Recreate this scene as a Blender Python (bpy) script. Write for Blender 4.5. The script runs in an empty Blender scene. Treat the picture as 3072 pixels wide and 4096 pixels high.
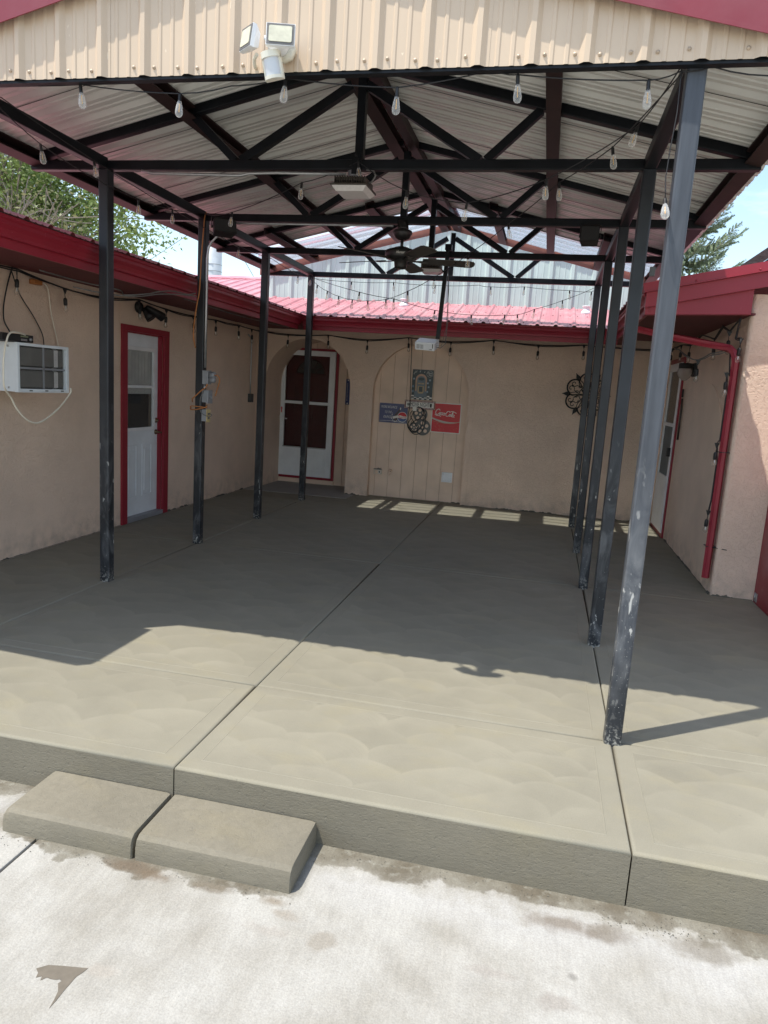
import bpy, bmesh, math, random
from mathutils import Vector, Matrix
random.seed(7)
R = math.radians
PI = math.pi
SC = bpy.context.scene
COL = SC.collection

# ------------------------------------------------------------------ camera
cd = bpy.data.cameras.new('camera')
cam = bpy.data.objects.new('camera', cd)
COL.objects.link(cam)
cam.matrix_world = (Matrix.Translation((1.39091, -3.43746, 1.63927)) @ Matrix.Rotation(R(12.05436), 4, 'Z')
                    @ Matrix.Rotation(R(80.20515), 4, 'X') @ Matrix.Rotation(R(3.68769), 4, 'Z'))
cd.sensor_width = 36.0
cd.sensor_fit = 'AUTO'
cd.lens = 2871.8 / 4096 * 36.0
cd.clip_start = 0.05
cd.clip_end = 3000
SC.camera = cam

# ------------------------------------------------------------------ sky, sun, exposure
SUN = Vector((-0.36, -0.272, 1.0)).normalized()          # towards the sun
elev = math.asin(SUN.z)
w = bpy.data.worlds.new('World')
SC.world = w
w.use_nodes = True
nt = w.node_tree
nt.nodes.clear()
out = nt.nodes.new('ShaderNodeOutputWorld')
bg = nt.nodes.new('ShaderNodeBackground')
sky = nt.nodes.new('ShaderNodeTexSky')
sky.sky_type = 'NISHITA'
sky.sun_disc = False
sky.sun_elevation = elev
sky.sun_rotation = math.atan2(SUN.x, SUN.y)
sky.air_density = 1.25
sky.dust_density = 1.0
sky.ozone_density = 1.0
tc = nt.nodes.new('ShaderNodeTexCoord')
mp = nt.nodes.new('ShaderNodeMapping')
mp.inputs['Scale'].default_value = (1.0, 1.0, 2.4)
mp.inputs['Location'].default_value = (0.9, 0.1, 0.2)
nz = nt.nodes.new('ShaderNodeTexNoise')
nz.inputs['Scale'].default_value = 2.6
nz.inputs['Detail'].default_value = 7
nz.inputs['Roughness'].default_value = 0.6
nz.inputs['Distortion'].default_value = 0.4
rp = nt.nodes.new('ShaderNodeValToRGB')
rp.color_ramp.elements[0].position = 0.47
rp.color_ramp.elements[0].color = (0, 0, 0, 1)
rp.color_ramp.elements[1].position = 0.66
rp.color_ramp.elements[1].color = (0.75, 0.75, 0.75, 1)
mx = nt.nodes.new('ShaderNodeMix')
mx.data_type = 'RGBA'
mx.inputs[7].default_value = (6.0, 6.2, 6.4, 1)
L = nt.links.new
L(tc.outputs['Generated'], mp.inputs['Vector'])
L(mp.outputs[0], nz.inputs['Vector'])
L(nz.outputs['Fac'], rp.inputs[0])
L(rp.outputs[0], mx.inputs[0])
L(sky.outputs[0], mx.inputs[6])
L(mx.outputs[2], bg.inputs[0])
bg.inputs[1].default_value = 0.128
L(bg.outputs[0], out.inputs[0])

sd = bpy.data.lights.new('sun', 'SUN')
sd.energy = 2.8
sd.angle = R(0.53)
sd.color = (1.0, 0.955, 0.87)
sun = bpy.data.objects.new('sun', sd)
COL.objects.link(sun)
sun.rotation_euler = SUN.to_track_quat('Z', 'Y').to_euler()
sun.location = (-4, -6, 12)
SC.view_settings.view_transform = 'Standard'
SC.view_settings.look = 'None'
SC.view_settings.gamma = 1
SC.view_settings.use_curve_mapping = False
SC.view_settings.exposure = 1.09
SC.render.engine = 'CYCLES'
SC.cycles.max_bounces = 10
SC.cycles.diffuse_bounces = 8
SC.cycles.transparent_max_bounces = 24
SC.cycles.sample_clamp_indirect = 6
SC.cycles.use_denoising = True

# ------------------------------------------------------------------ object helpers
WL = {}          # world location of every object made here


def prop(o, label=None, cat=None, group=None, kind=None):
    if label: o['label'] = label
    if cat: o['category'] = cat
    if group: o['group'] = group
    if kind: o['kind'] = kind
    return o


def empty(name, loc, label=None, cat=None, group=None, kind=None, parent=None):
    o = bpy.data.objects.new(name, None)
    COL.objects.link(o)
    o.empty_display_size = 0.1
    loc = Vector(loc)
    WL[o] = loc
    if parent:
        o.parent = parent
        o.location = loc - WL[parent]
    else:
        o.location = loc
    return prop(o, label, cat, group, kind)


class MB:
    """collects faces in world coordinates and links them as one mesh object"""
    def __init__(s):
        s.v = []; s.f = []; s.m = []; s.sm = []

    def add(s, vs, fs, mi=0, smooth=False):
        b = len(s.v)
        s.v += [tuple(p) for p in vs]
        for f in fs:
            s.f.append([i + b for i in f]); s.m.append(mi); s.sm.append(smooth)
        return s

    def box(s, x0, x1, y0, y1, z0, z1, mi=0):
        return s.add([(x0, y0, z0), (x1, y0, z0), (x1, y1, z0), (x0, y1, z0), (x0, y0, z1), (x1, y0, z1), (x1, y1, z1), (x0, y1, z1)],
                     [(3, 2, 1, 0), (4, 5, 6, 7), (0, 1, 5, 4), (1, 2, 6, 5), (2, 3, 7, 6), (3, 0, 4, 7)], mi)

    def bbox(s, x0, x1, y0, y1, z0, z1, r=0.006, mi=0):
        """box with chamfered edges"""
        vs, fs = [], []
        bm = bmesh.new()
        bmesh.ops.create_cube(bm, size=1.0)
        for v in bm.verts:
            v.co = Vector(((x0 + x1) / 2 + v.co.x * (x1 - x0), (y0 + y1) / 2 + v.co.y * (y1 - y0), (z0 + z1) / 2 + v.co.z * (z1 - z0)))
        bmesh.ops.bevel(bm, geom=bm.edges[:], offset=r, segments=2, profile=0.6, affect='EDGES')
        bm.verts.index_update()
        vs = [v.co.copy() for v in bm.verts]
        fs = [[v.index for v in f.verts] for f in bm.faces]
        bm.free()
        return s.add(vs, fs, mi)

    def bar(s, p, q, w, h, up=(0, 0, 1), mi=0, r=0.0):
        """square tube from p to q: w across, h along up"""
        p, q = Vector(p), Vector(q)
        d = (q - p).normalized()
        a = d.cross(Vector(up))
        if a.length < 1e-5: a = d.cross(Vector((0, 1, 0)))
        a.normalize()
        b = a.cross(d).normalized()
        prof = []
        if r:
            for (sx, sy, a0) in ((1, 1, 0), (-1, 1, 90), (-1, -1, 180), (1, -1, 270)):
                for t in (0, 45, 90):
                    an = R(a0 + t)
                    prof.append((sx * (w / 2 - r) + r * math.cos(an), sy * (h / 2 - r) + r * math.sin(an)))
        else:
            prof = [(w / 2, h / 2), (-w / 2, h / 2), (-w / 2, -h / 2), (w / 2, -h / 2)]
        n = len(prof)
        vs = [p + a * x + b * y for x, y in prof] + [q + a * x + b * y for x, y in prof]
        fs = [(i, i + n, (i + 1) % n + n, (i + 1) % n) for i in range(n)] + [tuple(range(n)), tuple(range(2 * n - 1, n - 1, -1))]
        return s.add(vs, fs, mi)

    def tube(s, pts, r, n=6, mi=0, smooth=True, taper=None):
        pts = [Vector(p) for p in pts]
        vs, fs = [], []
        prev = None
        for i, p in enumerate(pts):
            t = (pts[min(i + 1, len(pts) - 1)] - pts[max(i - 1, 0)])
            if t.length < 1e-9: t = Vector((0, 0, 1))
            t.normalize()
            a = prev - t * prev.dot(t) if prev else None
            if a is None or a.length < 1e-4:
                a = t.cross(Vector((0, 0, 1)))
                if a.length < 1e-3: a = t.cross(Vector((1, 0, 0)))
            a.normalize(); prev = a
            b = t.cross(a)
            rr = r if taper is None else r + (taper - r) * i / max(1, len(pts) - 1)
            for k in range(n):
                an = 2 * PI * k / n
                vs.append(p + a * (rr * math.cos(an)) + b * (rr * math.sin(an)))
        m = len(pts)
        for i in range(m - 1):
            for k in range(n):
                fs.append((i * n + k, i * n + (k + 1) % n, (i + 1) * n + (k + 1) % n, (i + 1) * n + k))
        s.add(vs, fs, mi, smooth)
        if n > 3:
            b = len(s.v) - len(vs)
            s.f.append([b + k for k in range(n - 1, -1, -1)]); s.m.append(mi); s.sm.append(False)
            s.f.append([b + (m - 1) * n + k for k in range(n)]); s.m.append(mi); s.sm.append(False)
        return s

    def lathe(s, prof, o=(0, 0, 0), axis=(0, 0, 1), n=12, mi=0, smooth=True):
        """prof: (radius, height along axis)"""
        o = Vector(o); ax = Vector(axis).normalized()
        a = ax.cross(Vector((0, 1, 0)))
        if a.length < 1e-3: a = ax.cross(Vector((1, 0, 0)))
        a.normalize(); b = ax.cross(a)
        vs, fs = [], []
        for (r, h) in prof:
            for k in range(n):
                an = 2 * PI * k / n
                vs.append(o + ax * h + a * (r * math.cos(an)) + b * (r * math.sin(an)))
        for i in range(len(prof) - 1):
            for k in range(n):
                fs.append((i * n + k, i * n + (k + 1) % n, (i + 1) * n + (k + 1) % n, (i + 1) * n + k))
        fs.append(tuple(range(n - 1, -1, -1)))
        fs.append(tuple((len(prof) - 1) * n + k for k in range(n)))
        return s.add(vs, fs, mi, smooth)

    def prism(s, poly, f, d, mi=0):
        """poly: 2D points, f maps (a, b) -> 3D, d: offset vector of the far side"""
        d = Vector(d)
        n = len(poly)
        p0 = [Vector(f(a, b)) for a, b in poly]
        vs = p0 + [p + d for p in p0]
        fs = [tuple(range(n)), tuple(range(2 * n - 1, n - 1, -1))] + [(i, i + n, (i + 1) % n + n, (i + 1) % n) for i in range(n)]
        return s.add(vs, fs, mi)

    def build(s, name, mats, parent=None, origin=None, fixn=True):
        if not isinstance(mats, (list, tuple)): mats = [mats]
        if origin is None:
            if s.v and parent is None:
                xs = [p[0] for p in s.v]; ys = [p[1] for p in s.v]; zs = [p[2] for p in s.v]
                origin = ((min(xs) + max(xs)) / 2, (min(ys) + max(ys)) / 2, min(zs))
            else:
                origin = WL[parent] if parent else (0, 0, 0)
        og = Vector(origin)
        me = bpy.data.meshes.new(name)
        me.from_pydata([(p[0] - og.x, p[1] - og.y, p[2] - og.z) for p in s.v], [], s.f)
        for m in mats: me.materials.append(m)
        me.polygons.foreach_set('material_index', s.m)
        me.polygons.foreach_set('use_smooth', s.sm)
        me.update()
        if fixn and len(s.f) < 6000:
            bm = bmesh.new(); bm.from_mesh(me)
            bmesh.ops.recalc_face_normals(bm, faces=bm.faces[:])
            bm.to_mesh(me); bm.free()
        o = bpy.data.objects.new(name, me)
        COL.objects.link(o)
        WL[o] = og
        if parent:
            o.parent = parent
            o.location = og - WL[parent]
        else:
            o.location = og
        return o


def copy_obj(o, loc, parent=None, rot=None):
    """copy one object at a world place (its children are copied by the caller)"""
    c = o.copy()
    COL.objects.link(c)
    loc = Vector(loc)
    WL[c] = loc
    c.parent = parent
    c.location = loc - WL[parent] if parent else loc
    if rot is not None: c.rotation_euler = rot
    return c


# ------------------------------------------------------------------ materials
def newmat(name):
    m = bpy.data.materials.new(name)
    m.use_nodes = True
    t = m.node_tree
    p = t.nodes['Principled BSDF']
    return m, t, p


def nd(t, typ, **kw):
    n = t.nodes.new(typ)
    for k, v in kw.items():
        if hasattr(n, k) and not k[0].isupper(): setattr(n, k, v)
        else: n.inputs[k.replace('_', ' ')].default_value = v
    return n


def lk(t, a, b): t.links.new(a, b)


def coords(t, scale=(1, 1, 1), world=True, rot=(0, 0, 0)):
    if world: g = nd(t, 'ShaderNodeNewGeometry').outputs['Position']
    else: g = nd(t, 'ShaderNodeTexCoord').outputs['Object']
    m = nd(t, 'ShaderNodeMapping')
    m.inputs['Scale'].default_value = scale
    m.inputs['Rotation'].default_value = rot
    lk(t, g, m.inputs['Vector'])
    return m.outputs[0]


def noise(t, vec, scale, detail=3, rough=0.55, dist=0.0):
    n = nd(t, 'ShaderNodeTexNoise')
    n.inputs['Scale'].default_value = scale
    n.inputs['Detail'].default_value = detail
    n.inputs['Roughness'].default_value = rough
    n.inputs['Distortion'].default_value = dist
    if vec is not None: lk(t, vec, n.inputs['Vector'])
    return n.outputs['Fac']


def ramp(t, fac, stops):
    r = nd(t, 'ShaderNodeValToRGB')
    el = r.color_ramp.elements
    while len(el) < len(stops): el.new(0.5)
    for e, (p, c) in zip(el, stops):
        e.position = p
        e.color = (c, c, c, 1) if not isinstance(c, (tuple, list)) else (c[0], c[1], c[2], 1)
    lk(t, fac, r.inputs[0])
    return r.outputs[0]


def mixc(t, fac, a, b, mode='MIX'):
    m = nd(t, 'ShaderNodeMix', data_type='RGBA', blend_type=mode)
    for sock, v in ((0, fac), (6, a), (7, b)):
        if isinstance(v, bpy.types.NodeSocket): lk(t, v, m.inputs[sock])
        elif isinstance(v, (int, float)):
            if sock == 0: m.inputs[0].default_value = v
            else: m.inputs[sock].default_value = (v, v, v, 1)
        else: m.inputs[sock].default_value = (v[0], v[1], v[2], 1)
    return m.outputs[2]


def mth(t, op, a, b=0.0, c=None, clamp=False):
    m = nd(t, 'ShaderNodeMath', operation=op, use_clamp=clamp)
    for i, v in enumerate((a, b) if c is None else (a, b, c)):
        if isinstance(v, bpy.types.NodeSocket): lk(t, v, m.inputs[i])
        else: m.inputs[i].default_value = v
    return m.outputs[0]


def bump(t, p, h, strength=0.3, dist=0.01, chain=None):
    b = nd(t, 'ShaderNodeBump')
    b.inputs['Strength'].default_value = strength
    b.inputs['Distance'].default_value = dist
    lk(t, h, b.inputs['Height'])
    if chain is not None: lk(t, chain, b.inputs['Normal'])
    if p is not None: lk(t, b.outputs[0], p.inputs['Normal'])
    return b.outputs[0]


def mat(name, col, rough=0.5, metal=0.0, var=0.12, vs=6.0, bmp=None, spec=None, world=True):
    """plain material with soft tone variation; bmp = (scale, strength, dist)"""
    m, t, p = newmat(name)
    v = coords(t, world=world)
    n = noise(t, v, vs, 4)
    f = ramp(t, n, [(0.3, 1 - var), (0.7, 1 + var)])
    lk(t, mixc(t, 1.0, col, f, 'MULTIPLY'), p.inputs['Base Color'])
    p.inputs['Roughness'].default_value = rough
    p.inputs['Metallic'].default_value = metal
    if spec is not None: p.inputs['Specular IOR Level'].default_value = spec
    if bmp: bump(t, p, noise(t, v, bmp[0], 4), bmp[1], bmp[2])
    return m


def stucco_mat(name, col, amount=1.0):
    m, t, p = newmat(name)
    v = coords(t)
    big = noise(t, v, 1.6, 4)
    lumps = noise(t, v, 24, 4, 0.55, 2.0)
    fine = noise(t, v, 90, 3)
    c = mixc(t, 1.0, col, ramp(t, big, [(0.3, 0.9), (0.7, 1.07)]), 'MULTIPLY')
    # scuffs and dirt low on the wall
    z = nd(t, 'ShaderNodeSeparateXYZ')
    lk(t, nd(t, 'ShaderNodeNewGeometry').outputs['Position'], z.inputs[0])
    low = mth(t, 'MULTIPLY', ramp(t, z.outputs[2], [(0.02, 1.0), (0.3, 0.0)]), ramp(t, noise(t, v, 9, 4), [(0.4, 0.0), (0.7, 0.5)]))
    c = mixc(t, low, c, (0.30, 0.25, 0.20))
    sp = ramp(t, noise(t, v, 45, 2), [(0.72, 0.0), (0.76, 0.18)])
    c = mixc(t, sp, c, (0.25, 0.18, 0.13))
    lk(t, c, p.inputs['Base Color'])
    p.inputs['Roughness'].default_value = 0.88
    p.inputs['Specular IOR Level'].default_value = 0.25
    flat = ramp(t, lumps, [(0.40, 0.0), (0.52, 1.0), (0.60, 0.86)])
    b1 = bump(t, None, flat, 0.5 * amount, 0.009)
    bump(t, p, fine, 0.25 * amount, 0.003, b1)
    return m


def concrete_mat(name, swirl=True, broom=False, col=(0.238, 0.221, 0.171)):
    m, t, p = newmat(name)
    v = coords(t)
    big = noise(t, v, 1.1, 4)
    mid = noise(t, v, 7.0, 5, 0.6)
    fine = noise(t, v, 160, 2)
    c = mixc(t, 1.0, col, ramp(t, big, [(0.28, 0.88), (0.72, 1.08)]), 'MULTIPLY')
    c = mixc(t, 1.0, c, ramp(t, mid, [(0.25, 0.95), (0.75, 1.04)]), 'MULTIPLY')
    c = mixc(t, ramp(t, noise(t, coords(t, (1, 1.6, 1)), 2.6, 4, 0.6), [(0.52, 0.0), (0.75, 0.45)]), c, (col[0] * 1.12, col[1] * 1.08, col[2] * 0.92))
    c = mixc(t, ramp(t, noise(t, coords(t), 38, 2), [(0.74, 0.0), (0.77, 0.3)]), c, (0.12, 0.11, 0.09))
    c = mixc(t, 1.0, c, ramp(t, noise(t, v, 190, 3, 0.7), [(0.3, 0.93), (0.7, 1.05)]), 'MULTIPLY')
    h = mth(t, 'MULTIPLY', fine, 0.4)
    if swirl:
        # overlapping trowel arcs: rows of discs, each nearer row lies over the one behind
        WX, HY, RD = 0.40, 0.155, 0.285
        wn = nd(t, 'ShaderNodeTexNoise')
        wn.inputs['Scale'].default_value = 1.5
        wn.inputs['Detail'].default_value = 2
        lk(t, v, wn.inputs['Vector'])
        va = nd(t, 'ShaderNodeVectorMath', operation='MULTIPLY_ADD')
        lk(t, wn.outputs['Color'], va.inputs[0]); va.inputs[1].default_value = (0.42, 0.30, 0); lk(t, v, va.inputs[2])
        sx = nd(t, 'ShaderNodeSeparateXYZ'); lk(t, va.outputs[0], sx.inputs[0])
        yr = mth(t, 'DIVIDE', sx.outputs[1], HY)
        row0 = mth(t, 'FLOOR', yr)

        def disc(k):
            row = mth(t, 'SUBTRACT', row0, float(k))
            off = mth(t, 'MULTIPLY', mth(t, 'MODULO', mth(t, 'ABSOLUTE', row), 2.0), 0.5)
            xc = mth(t, 'ADD', mth(t, 'DIVIDE', sx.outputs[0], WX), off)
            col_ = mth(t, 'FLOOR', xc)
            xl = mth(t, 'MULTIPLY', mth(t, 'SUBTRACT', mth(t, 'SUBTRACT', xc, col_), 0.5), WX)
            yl = mth(t, 'MULTIPLY', mth(t, 'SUBTRACT', yr, row), HY)
            d = mth(t, 'DIVIDE', mth(t, 'SQRT', mth(t, 'ADD', mth(t, 'MULTIPLY', xl, xl), mth(t, 'MULTIPLY', yl, yl))), RD)
            cv = nd(t, 'ShaderNodeCombineXYZ'); lk(t, row, cv.inputs[0]); lk(t, col_, cv.inputs[1])
            rn = nd(t, 'ShaderNodeTexWhiteNoise', noise_dimensions='2D'); lk(t, cv.outputs[0], rn.inputs['Vector'])
            return d, rn.outputs['Value']
        d1, r1 = disc(1)
        d0, r0 = disc(0)
        inside = mth(t, 'SUBTRACT', 1.0, ramp(t, d1, [(0.955, 0.0), (1.0, 1.0)]))

        def pick(a_, b_):
            return mth(t, 'ADD', mth(t, 'MULTIPLY', a_, inside), mth(t, 'MULTIPLY', b_, mth(t, 'SUBTRACT', 1.0, inside)))
        dd = pick(d1, d0); rr_n = pick(r1, r0)
        fade = ramp(t, noise(t, v, 1.7, 3), [(0.35, 0.45), (0.65, 1.0)])
        amt = mth(t, 'ADD', mth(t, 'MULTIPLY', mth(t, 'SUBTRACT', mth(t, 'POWER', dd, 3.0), 0.35), 0.13), mth(t, 'MULTIPLY', mth(t, 'SUBTRACT', rr_n, 0.5), 0.095))
        tone = mth(t, 'MULTIPLY_ADD', amt, fade, 1.0)
        c = mixc(t, 1.0, c, tone, 'MULTIPLY')
        rings = mth(t, 'SINE', mth(t, 'MULTIPLY', dd, 62.0))
        h = mth(t, 'ADD', h, mth(t, 'MULTIPLY', rings, mth(t, 'MULTIPLY', ramp(t, noise(t, v, 4, 3), [(0.45, 0.0), (0.65, 1.0)]), 0.10)))
    if broom:
        br = noise(t, coords(t, (26, 26, 90)), 1.0, 4, 0.65, 0.8)
        pits = ramp(t, noise(t, coords(t), 55, 3, 0.6), [(0.58, 0.0), (0.72, 1.0)])
        h = mth(t, 'ADD', h, mth(t, 'MULTIPLY', br, 0.8))
        h = mth(t, 'SUBTRACT', h, mth(t, 'MULTIPLY', pits, 0.5))
        c = mixc(t, 1.0, c, ramp(t, br, [(0.32, 0.92), (0.68, 1.06)]), 'MULTIPLY')
        c = mixc(t, mth(t, 'MULTIPLY', pits, 0.22), c, (0.16, 0.15, 0.125))
    lk(t, c, p.inputs['Base Color'])
    p.inputs['Roughness'].default_value = 0.72
    p.inputs['Specular IOR Level'].default_value = 0.18
    bump(t, p, h, 0.5, 0.0028 if not broom else 0.0042)
    return m


def steel_mat(name, dusty=True, chalky=False):
    m, t, p = newmat(name)
    v = coords(t)
    c = mixc(t, ramp(t, noise(t, v, 5, 4), [(0.35, 0.0), (0.7, 1.0)]), *(((0.010, 0.012, 0.016), (0.020, 0.0235, 0.030)) if dusty else ((0.0045, 0.0055, 0.0072), (0.009, 0.011, 0.0145))))
    if chalky: c = mixc(t, ramp(t, noise(t, coords(t, (30, 30, 2.5)), 1.0, 4), [(0.3, 0.0), (0.7, 1.0)]), (0.040, 0.045, 0.055), (0.070, 0.078, 0.092))
    rg = 0.42
    p.inputs['Specular IOR Level'].default_value = 0.25 if not dusty else 0.45
    if dusty:
        z = nd(t, 'ShaderNodeSeparateXYZ')
        lk(t, nd(t, 'ShaderNodeNewGeometry').outputs['Position'], z.inputs[0])
        lo = ramp(t, mth(t, 'MULTIPLY', z.outputs[2], 0.5), [(0.35, 1.0), (0.72, 0.0)])
        haze = mth(t, 'MULTIPLY', ramp(t, noise(t, coords(t, (9, 9, 3.2)), 1.0, 5, 0.62, 1.2), [(0.42 if chalky else 0.48, 0.0), (0.76, 0.75 if chalky else 0.5)]), lo)
        c = mixc(t, haze, c, (0.24, 0.245, 0.25))
        splat = mth(t, 'MULTIPLY', ramp(t, noise(t, coords(t, (22, 22, 9)), 1.0, 3, 0.55, 0.6), [(0.61 if chalky else 0.65, 0.0), (0.66 if chalky else 0.69, 0.95)]), lo)
        c = mixc(t, splat, c, (0.46, 0.455, 0.43))
        sp2 = ramp(t, noise(t, v, 95, 1), [(0.745, 0.0), (0.765, 0.9)])
        lo2 = ramp(t, z.outputs[2], [(0.0, 1.0), (0.85, 0.0)])
        c = mixc(t, mth(t, 'MULTIPLY', sp2, lo2), c, (0.55, 0.54, 0.51))
        if chalky: c = mixc(t, mth(t, 'MULTIPLY', ramp(t, mth(t, 'ADD', z.outputs[2], mth(t, 'MULTIPLY', noise(t, v, 8, 4), 0.5)), [(0.45, 1.0), (0.8, 0.0)]), 0.85), c, (0.014, 0.017, 0.022))
        if chalky: c = mixc(t, mth(t, 'MULTIPLY', ramp(t, noise(t, v, 120, 1), [(0.70, 0.0), (0.72, 0.8)]), ramp(t, z.outputs[2], [(0.3, 1.0), (1.0, 0.0)])), c, (0.5, 0.5, 0.48))
        foot = mth(t, 'MULTIPLY', ramp(t, z.outputs[2], [(0.0, 1.0), (0.12, 0.0)]), ramp(t, noise(t, v, 60, 3), [(0.5, 0.0), (0.62, 0.8)]))
        c = mixc(t, foot, c, (0.40, 0.39, 0.35))
    lk(t, c, p.inputs['Base Color'])
    p.inputs['Roughness'].default_value = rg
    bump(t, p, noise(t, v, 40, 3), 0.12, 0.003)
    return m


def panel_mat(name, col, rough=0.4, var=0.07, chalk=0.0):
    """painted metal sheet with faint streaks and scratches"""
    m, t, p = newmat(name)
    v = coords(t)
    c = mixc(t, 1.0, col, ramp(t, noise(t, coords(t, (3, 3, 0.8)), 1.5, 4), [(0.3, 1 - var), (0.7, 1 + var)]), 'MULTIPLY')
    scr = ramp(t, noise(t, coords(t, (60, 60, 11), rot=(0.5, 0.4, 0.2)), 1.0, 2, 0.5, 1.0), [(0.735, 0.0), (0.76, 0.5)])
    c = mixc(t, scr, c, tuple(min(0.9, x * 1.5 + 0.12) for x in col))
    if chalk:
        c = mixc(t, mth(t, 'MULTIPLY', ramp(t, noise(t, v, 4, 5), [(0.45, 0.0), (0.75, 1.0)]), chalk), c, (0.62, 0.5, 0.5))
    lk(t, c, p.inputs['Base Color'])
    p.inputs['Roughness'].default_value = rough
    bump(t, p, noise(t, v, 2.5, 2), 0.10, 0.02)
    return m


M = {}
TAN = (0.78, 0.605, 0.48)
M['stucco'] = stucco_mat('tan stucco', TAN)
M['stucco_smooth'] = stucco_mat('tan stucco pale patch', (0.76, 0.595, 0.47), 0.4)
M['siding'] = mat('tan wood siding', (0.75, 0.58, 0.455), 0.75, var=0.10, vs=3, bmp=(40, 0.15, 0.003))
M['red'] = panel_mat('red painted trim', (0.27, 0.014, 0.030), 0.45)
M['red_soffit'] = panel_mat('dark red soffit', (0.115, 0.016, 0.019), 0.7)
M['red_roof_glare'] = panel_mat('red metal roofing with glare', (0.50, 0.19, 0.22), 0.32, 0.06, chalk=0.4)  # dark red made paler: sky glare put into the colour, with some chalk
M['red_rake'] = panel_mat('red rake metal', (0.21, 0.028, 0.040), 0.40, 0.06, chalk=0.06)
M['roof_under'] = panel_mat('roof underside', (0.62, 0.62, 0.585), 0.28, 0.05)
M['purlin'] = mat('red oxide purlin', (0.022, 0.010, 0.009), 0.55, var=0.3, vs=9)
M['steel'] = steel_mat('black painted steel', True)
M['steel_front'] = steel_mat('weathered black steel', True, True)
M['steel_top'] = steel_mat('black painted steel overhead', False)
M['gable'] = panel_mat('tan metal sheet', (0.565, 0.445, 0.325), 0.42, 0.05)
M['white_sheet'] = panel_mat('weathered white metal sheet', (0.43, 0.545, 0.515), 0.5, 0.12)
M['black'] = mat('black plastic', (0.012, 0.012, 0.013), 0.5)
M['cable'] = mat('black cable', (0.016, 0.016, 0.018), 0.6)
M['greycable'] = mat('grey cable', (0.16, 0.155, 0.15), 0.6)
M['orange'] = mat('orange cord', (0.42, 0.16, 0.045), 0.6)
M['cream'] = mat('cream cord', (0.80, 0.74, 0.62), 0.6)
M['white'] = mat('white paint', (0.80, 0.82, 0.84), 0.4, var=0.05)
M['whitedoor'] = mat('white painted door', (0.74, 0.79, 0.83), 0.45, var=0.06, vs=5, bmp=(60, 0.06, 0.002))
M['plastic'] = mat('white lamp plastic', (0.78, 0.79, 0.80), 0.35, var=0.04)
M['ivory'] = mat('ivory plastic', (0.72, 0.70, 0.60), 0.4, var=0.06)
M['bezel'] = mat('grey bezel', (0.13, 0.125, 0.12), 0.5)
M['yellowlens'] = mat('yellowed lens', (0.60, 0.58, 0.45), 0.25, var=0.12, vs=30)
M['greylens'] = mat('frosted lens', (0.55, 0.58, 0.62), 0.3, var=0.05)
M['galv'] = mat('galvanised pipe', (0.42, 0.43, 0.44), 0.38, 0.75, var=0.12, vs=30)
M['boxgrey'] = mat('grey box', (0.28, 0.29, 0.31), 0.5, 0.2)
M['darkbox'] = mat('dark grey box', (0.06, 0.06, 0.06), 0.5)
M['bronze'] = mat('bronze lamp body', (0.055, 0.047, 0.038), 0.45, 0.3)
M['lamplens'] = mat('ribbed lamp lens', (0.60, 0.58, 0.57), 0.3, var=0.08, vs=60, bmp=(90, 0.3, 0.003))
M['fan'] = mat('dark fan metal', (0.016, 0.015, 0.015), 0.4)
M['blade'] = mat('dark fan blade', (0.040, 0.036, 0.032), 0.5)
M['brass'] = mat('aged brass', (0.20, 0.15, 0.10), 0.35, 0.9)
M['iron'] = mat('wrought iron', (0.010, 0.010, 0.010), 0.6)
M['screw'] = mat('tan screw head', (0.50, 0.40, 0.30), 0.45, 0.2)
M['darkglass'] = mat('dark glass', (0.018, 0.017, 0.018), 0.06, var=0.02)
M['reddoor'] = mat('dark red inner door', (0.085, 0.010, 0.012), 0.35)
M['fanlite'] = mat('fanlight glass', (0.06, 0.055, 0.055), 0.15)
M['curtain'] = mat('white curtain', (0.85, 0.86, 0.86), 0.9)
M['blind'] = mat('window blind', (0.30, 0.28, 0.25), 0.8)
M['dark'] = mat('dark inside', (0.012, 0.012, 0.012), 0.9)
M['coil'] = mat('condenser coil', (0.05, 0.05, 0.05), 0.6, 0.3)
M['fin'] = mat('bare fin', (0.80, 0.80, 0.79), 0.4, 0.2)
M['oldconc'] = concrete_mat('old concrete', swirl=False, col=(0.30, 0.29, 0.27))
M['slab'] = concrete_mat('fresh troweled concrete', True)
M['band'] = concrete_mat('fresh edged concrete', False)
M['riser'] = concrete_mat('fresh broomed concrete', False, True, col=(0.194, 0.175, 0.134))
M['navy'] = mat('navy print', (0.060, 0.072, 0.175), 0.35)
M['signred'] = mat('red sign enamel', (0.58, 0.006, 0.014), 0.4, var=0.08)
M['signwhite'] = mat('white print', (0.76, 0.74, 0.69), 0.4)
M['signblue'] = mat('blue print', (0.05, 0.10, 0.26), 0.4)
M['teal'] = mat('dark teal print', (0.012, 0.030, 0.038), 0.35)
M['gold'] = mat('pale gold print', (0.42, 0.31, 0.17), 0.4)
M['peach'] = mat('peach print', (0.50, 0.30, 0.20), 0.4)
M['slate'] = mat('slate blue print', (0.12, 0.16, 0.19), 0.4)
M['reel'] = mat('grey film reel', (0.13, 0.13, 0.125), 0.5, 0.2)
M['maroon'] = mat('maroon sign edge', (0.16, 0.02, 0.025), 0.5)
M['shingle'] = mat('dark brown shingle', (0.035, 0.028, 0.027), 0.85, var=0.35, vs=14, bmp=(30, 0.5, 0.02))
M['silo'] = mat('grey silo steel', (0.46, 0.49, 0.52), 0.5, 0.1, var=0.12, vs=0.6)
M['bark'] = mat('grey bark', (0.22, 0.195, 0.165), 0.9, var=0.25, vs=12, bmp=(25, 0.5, 0.02))
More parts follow.
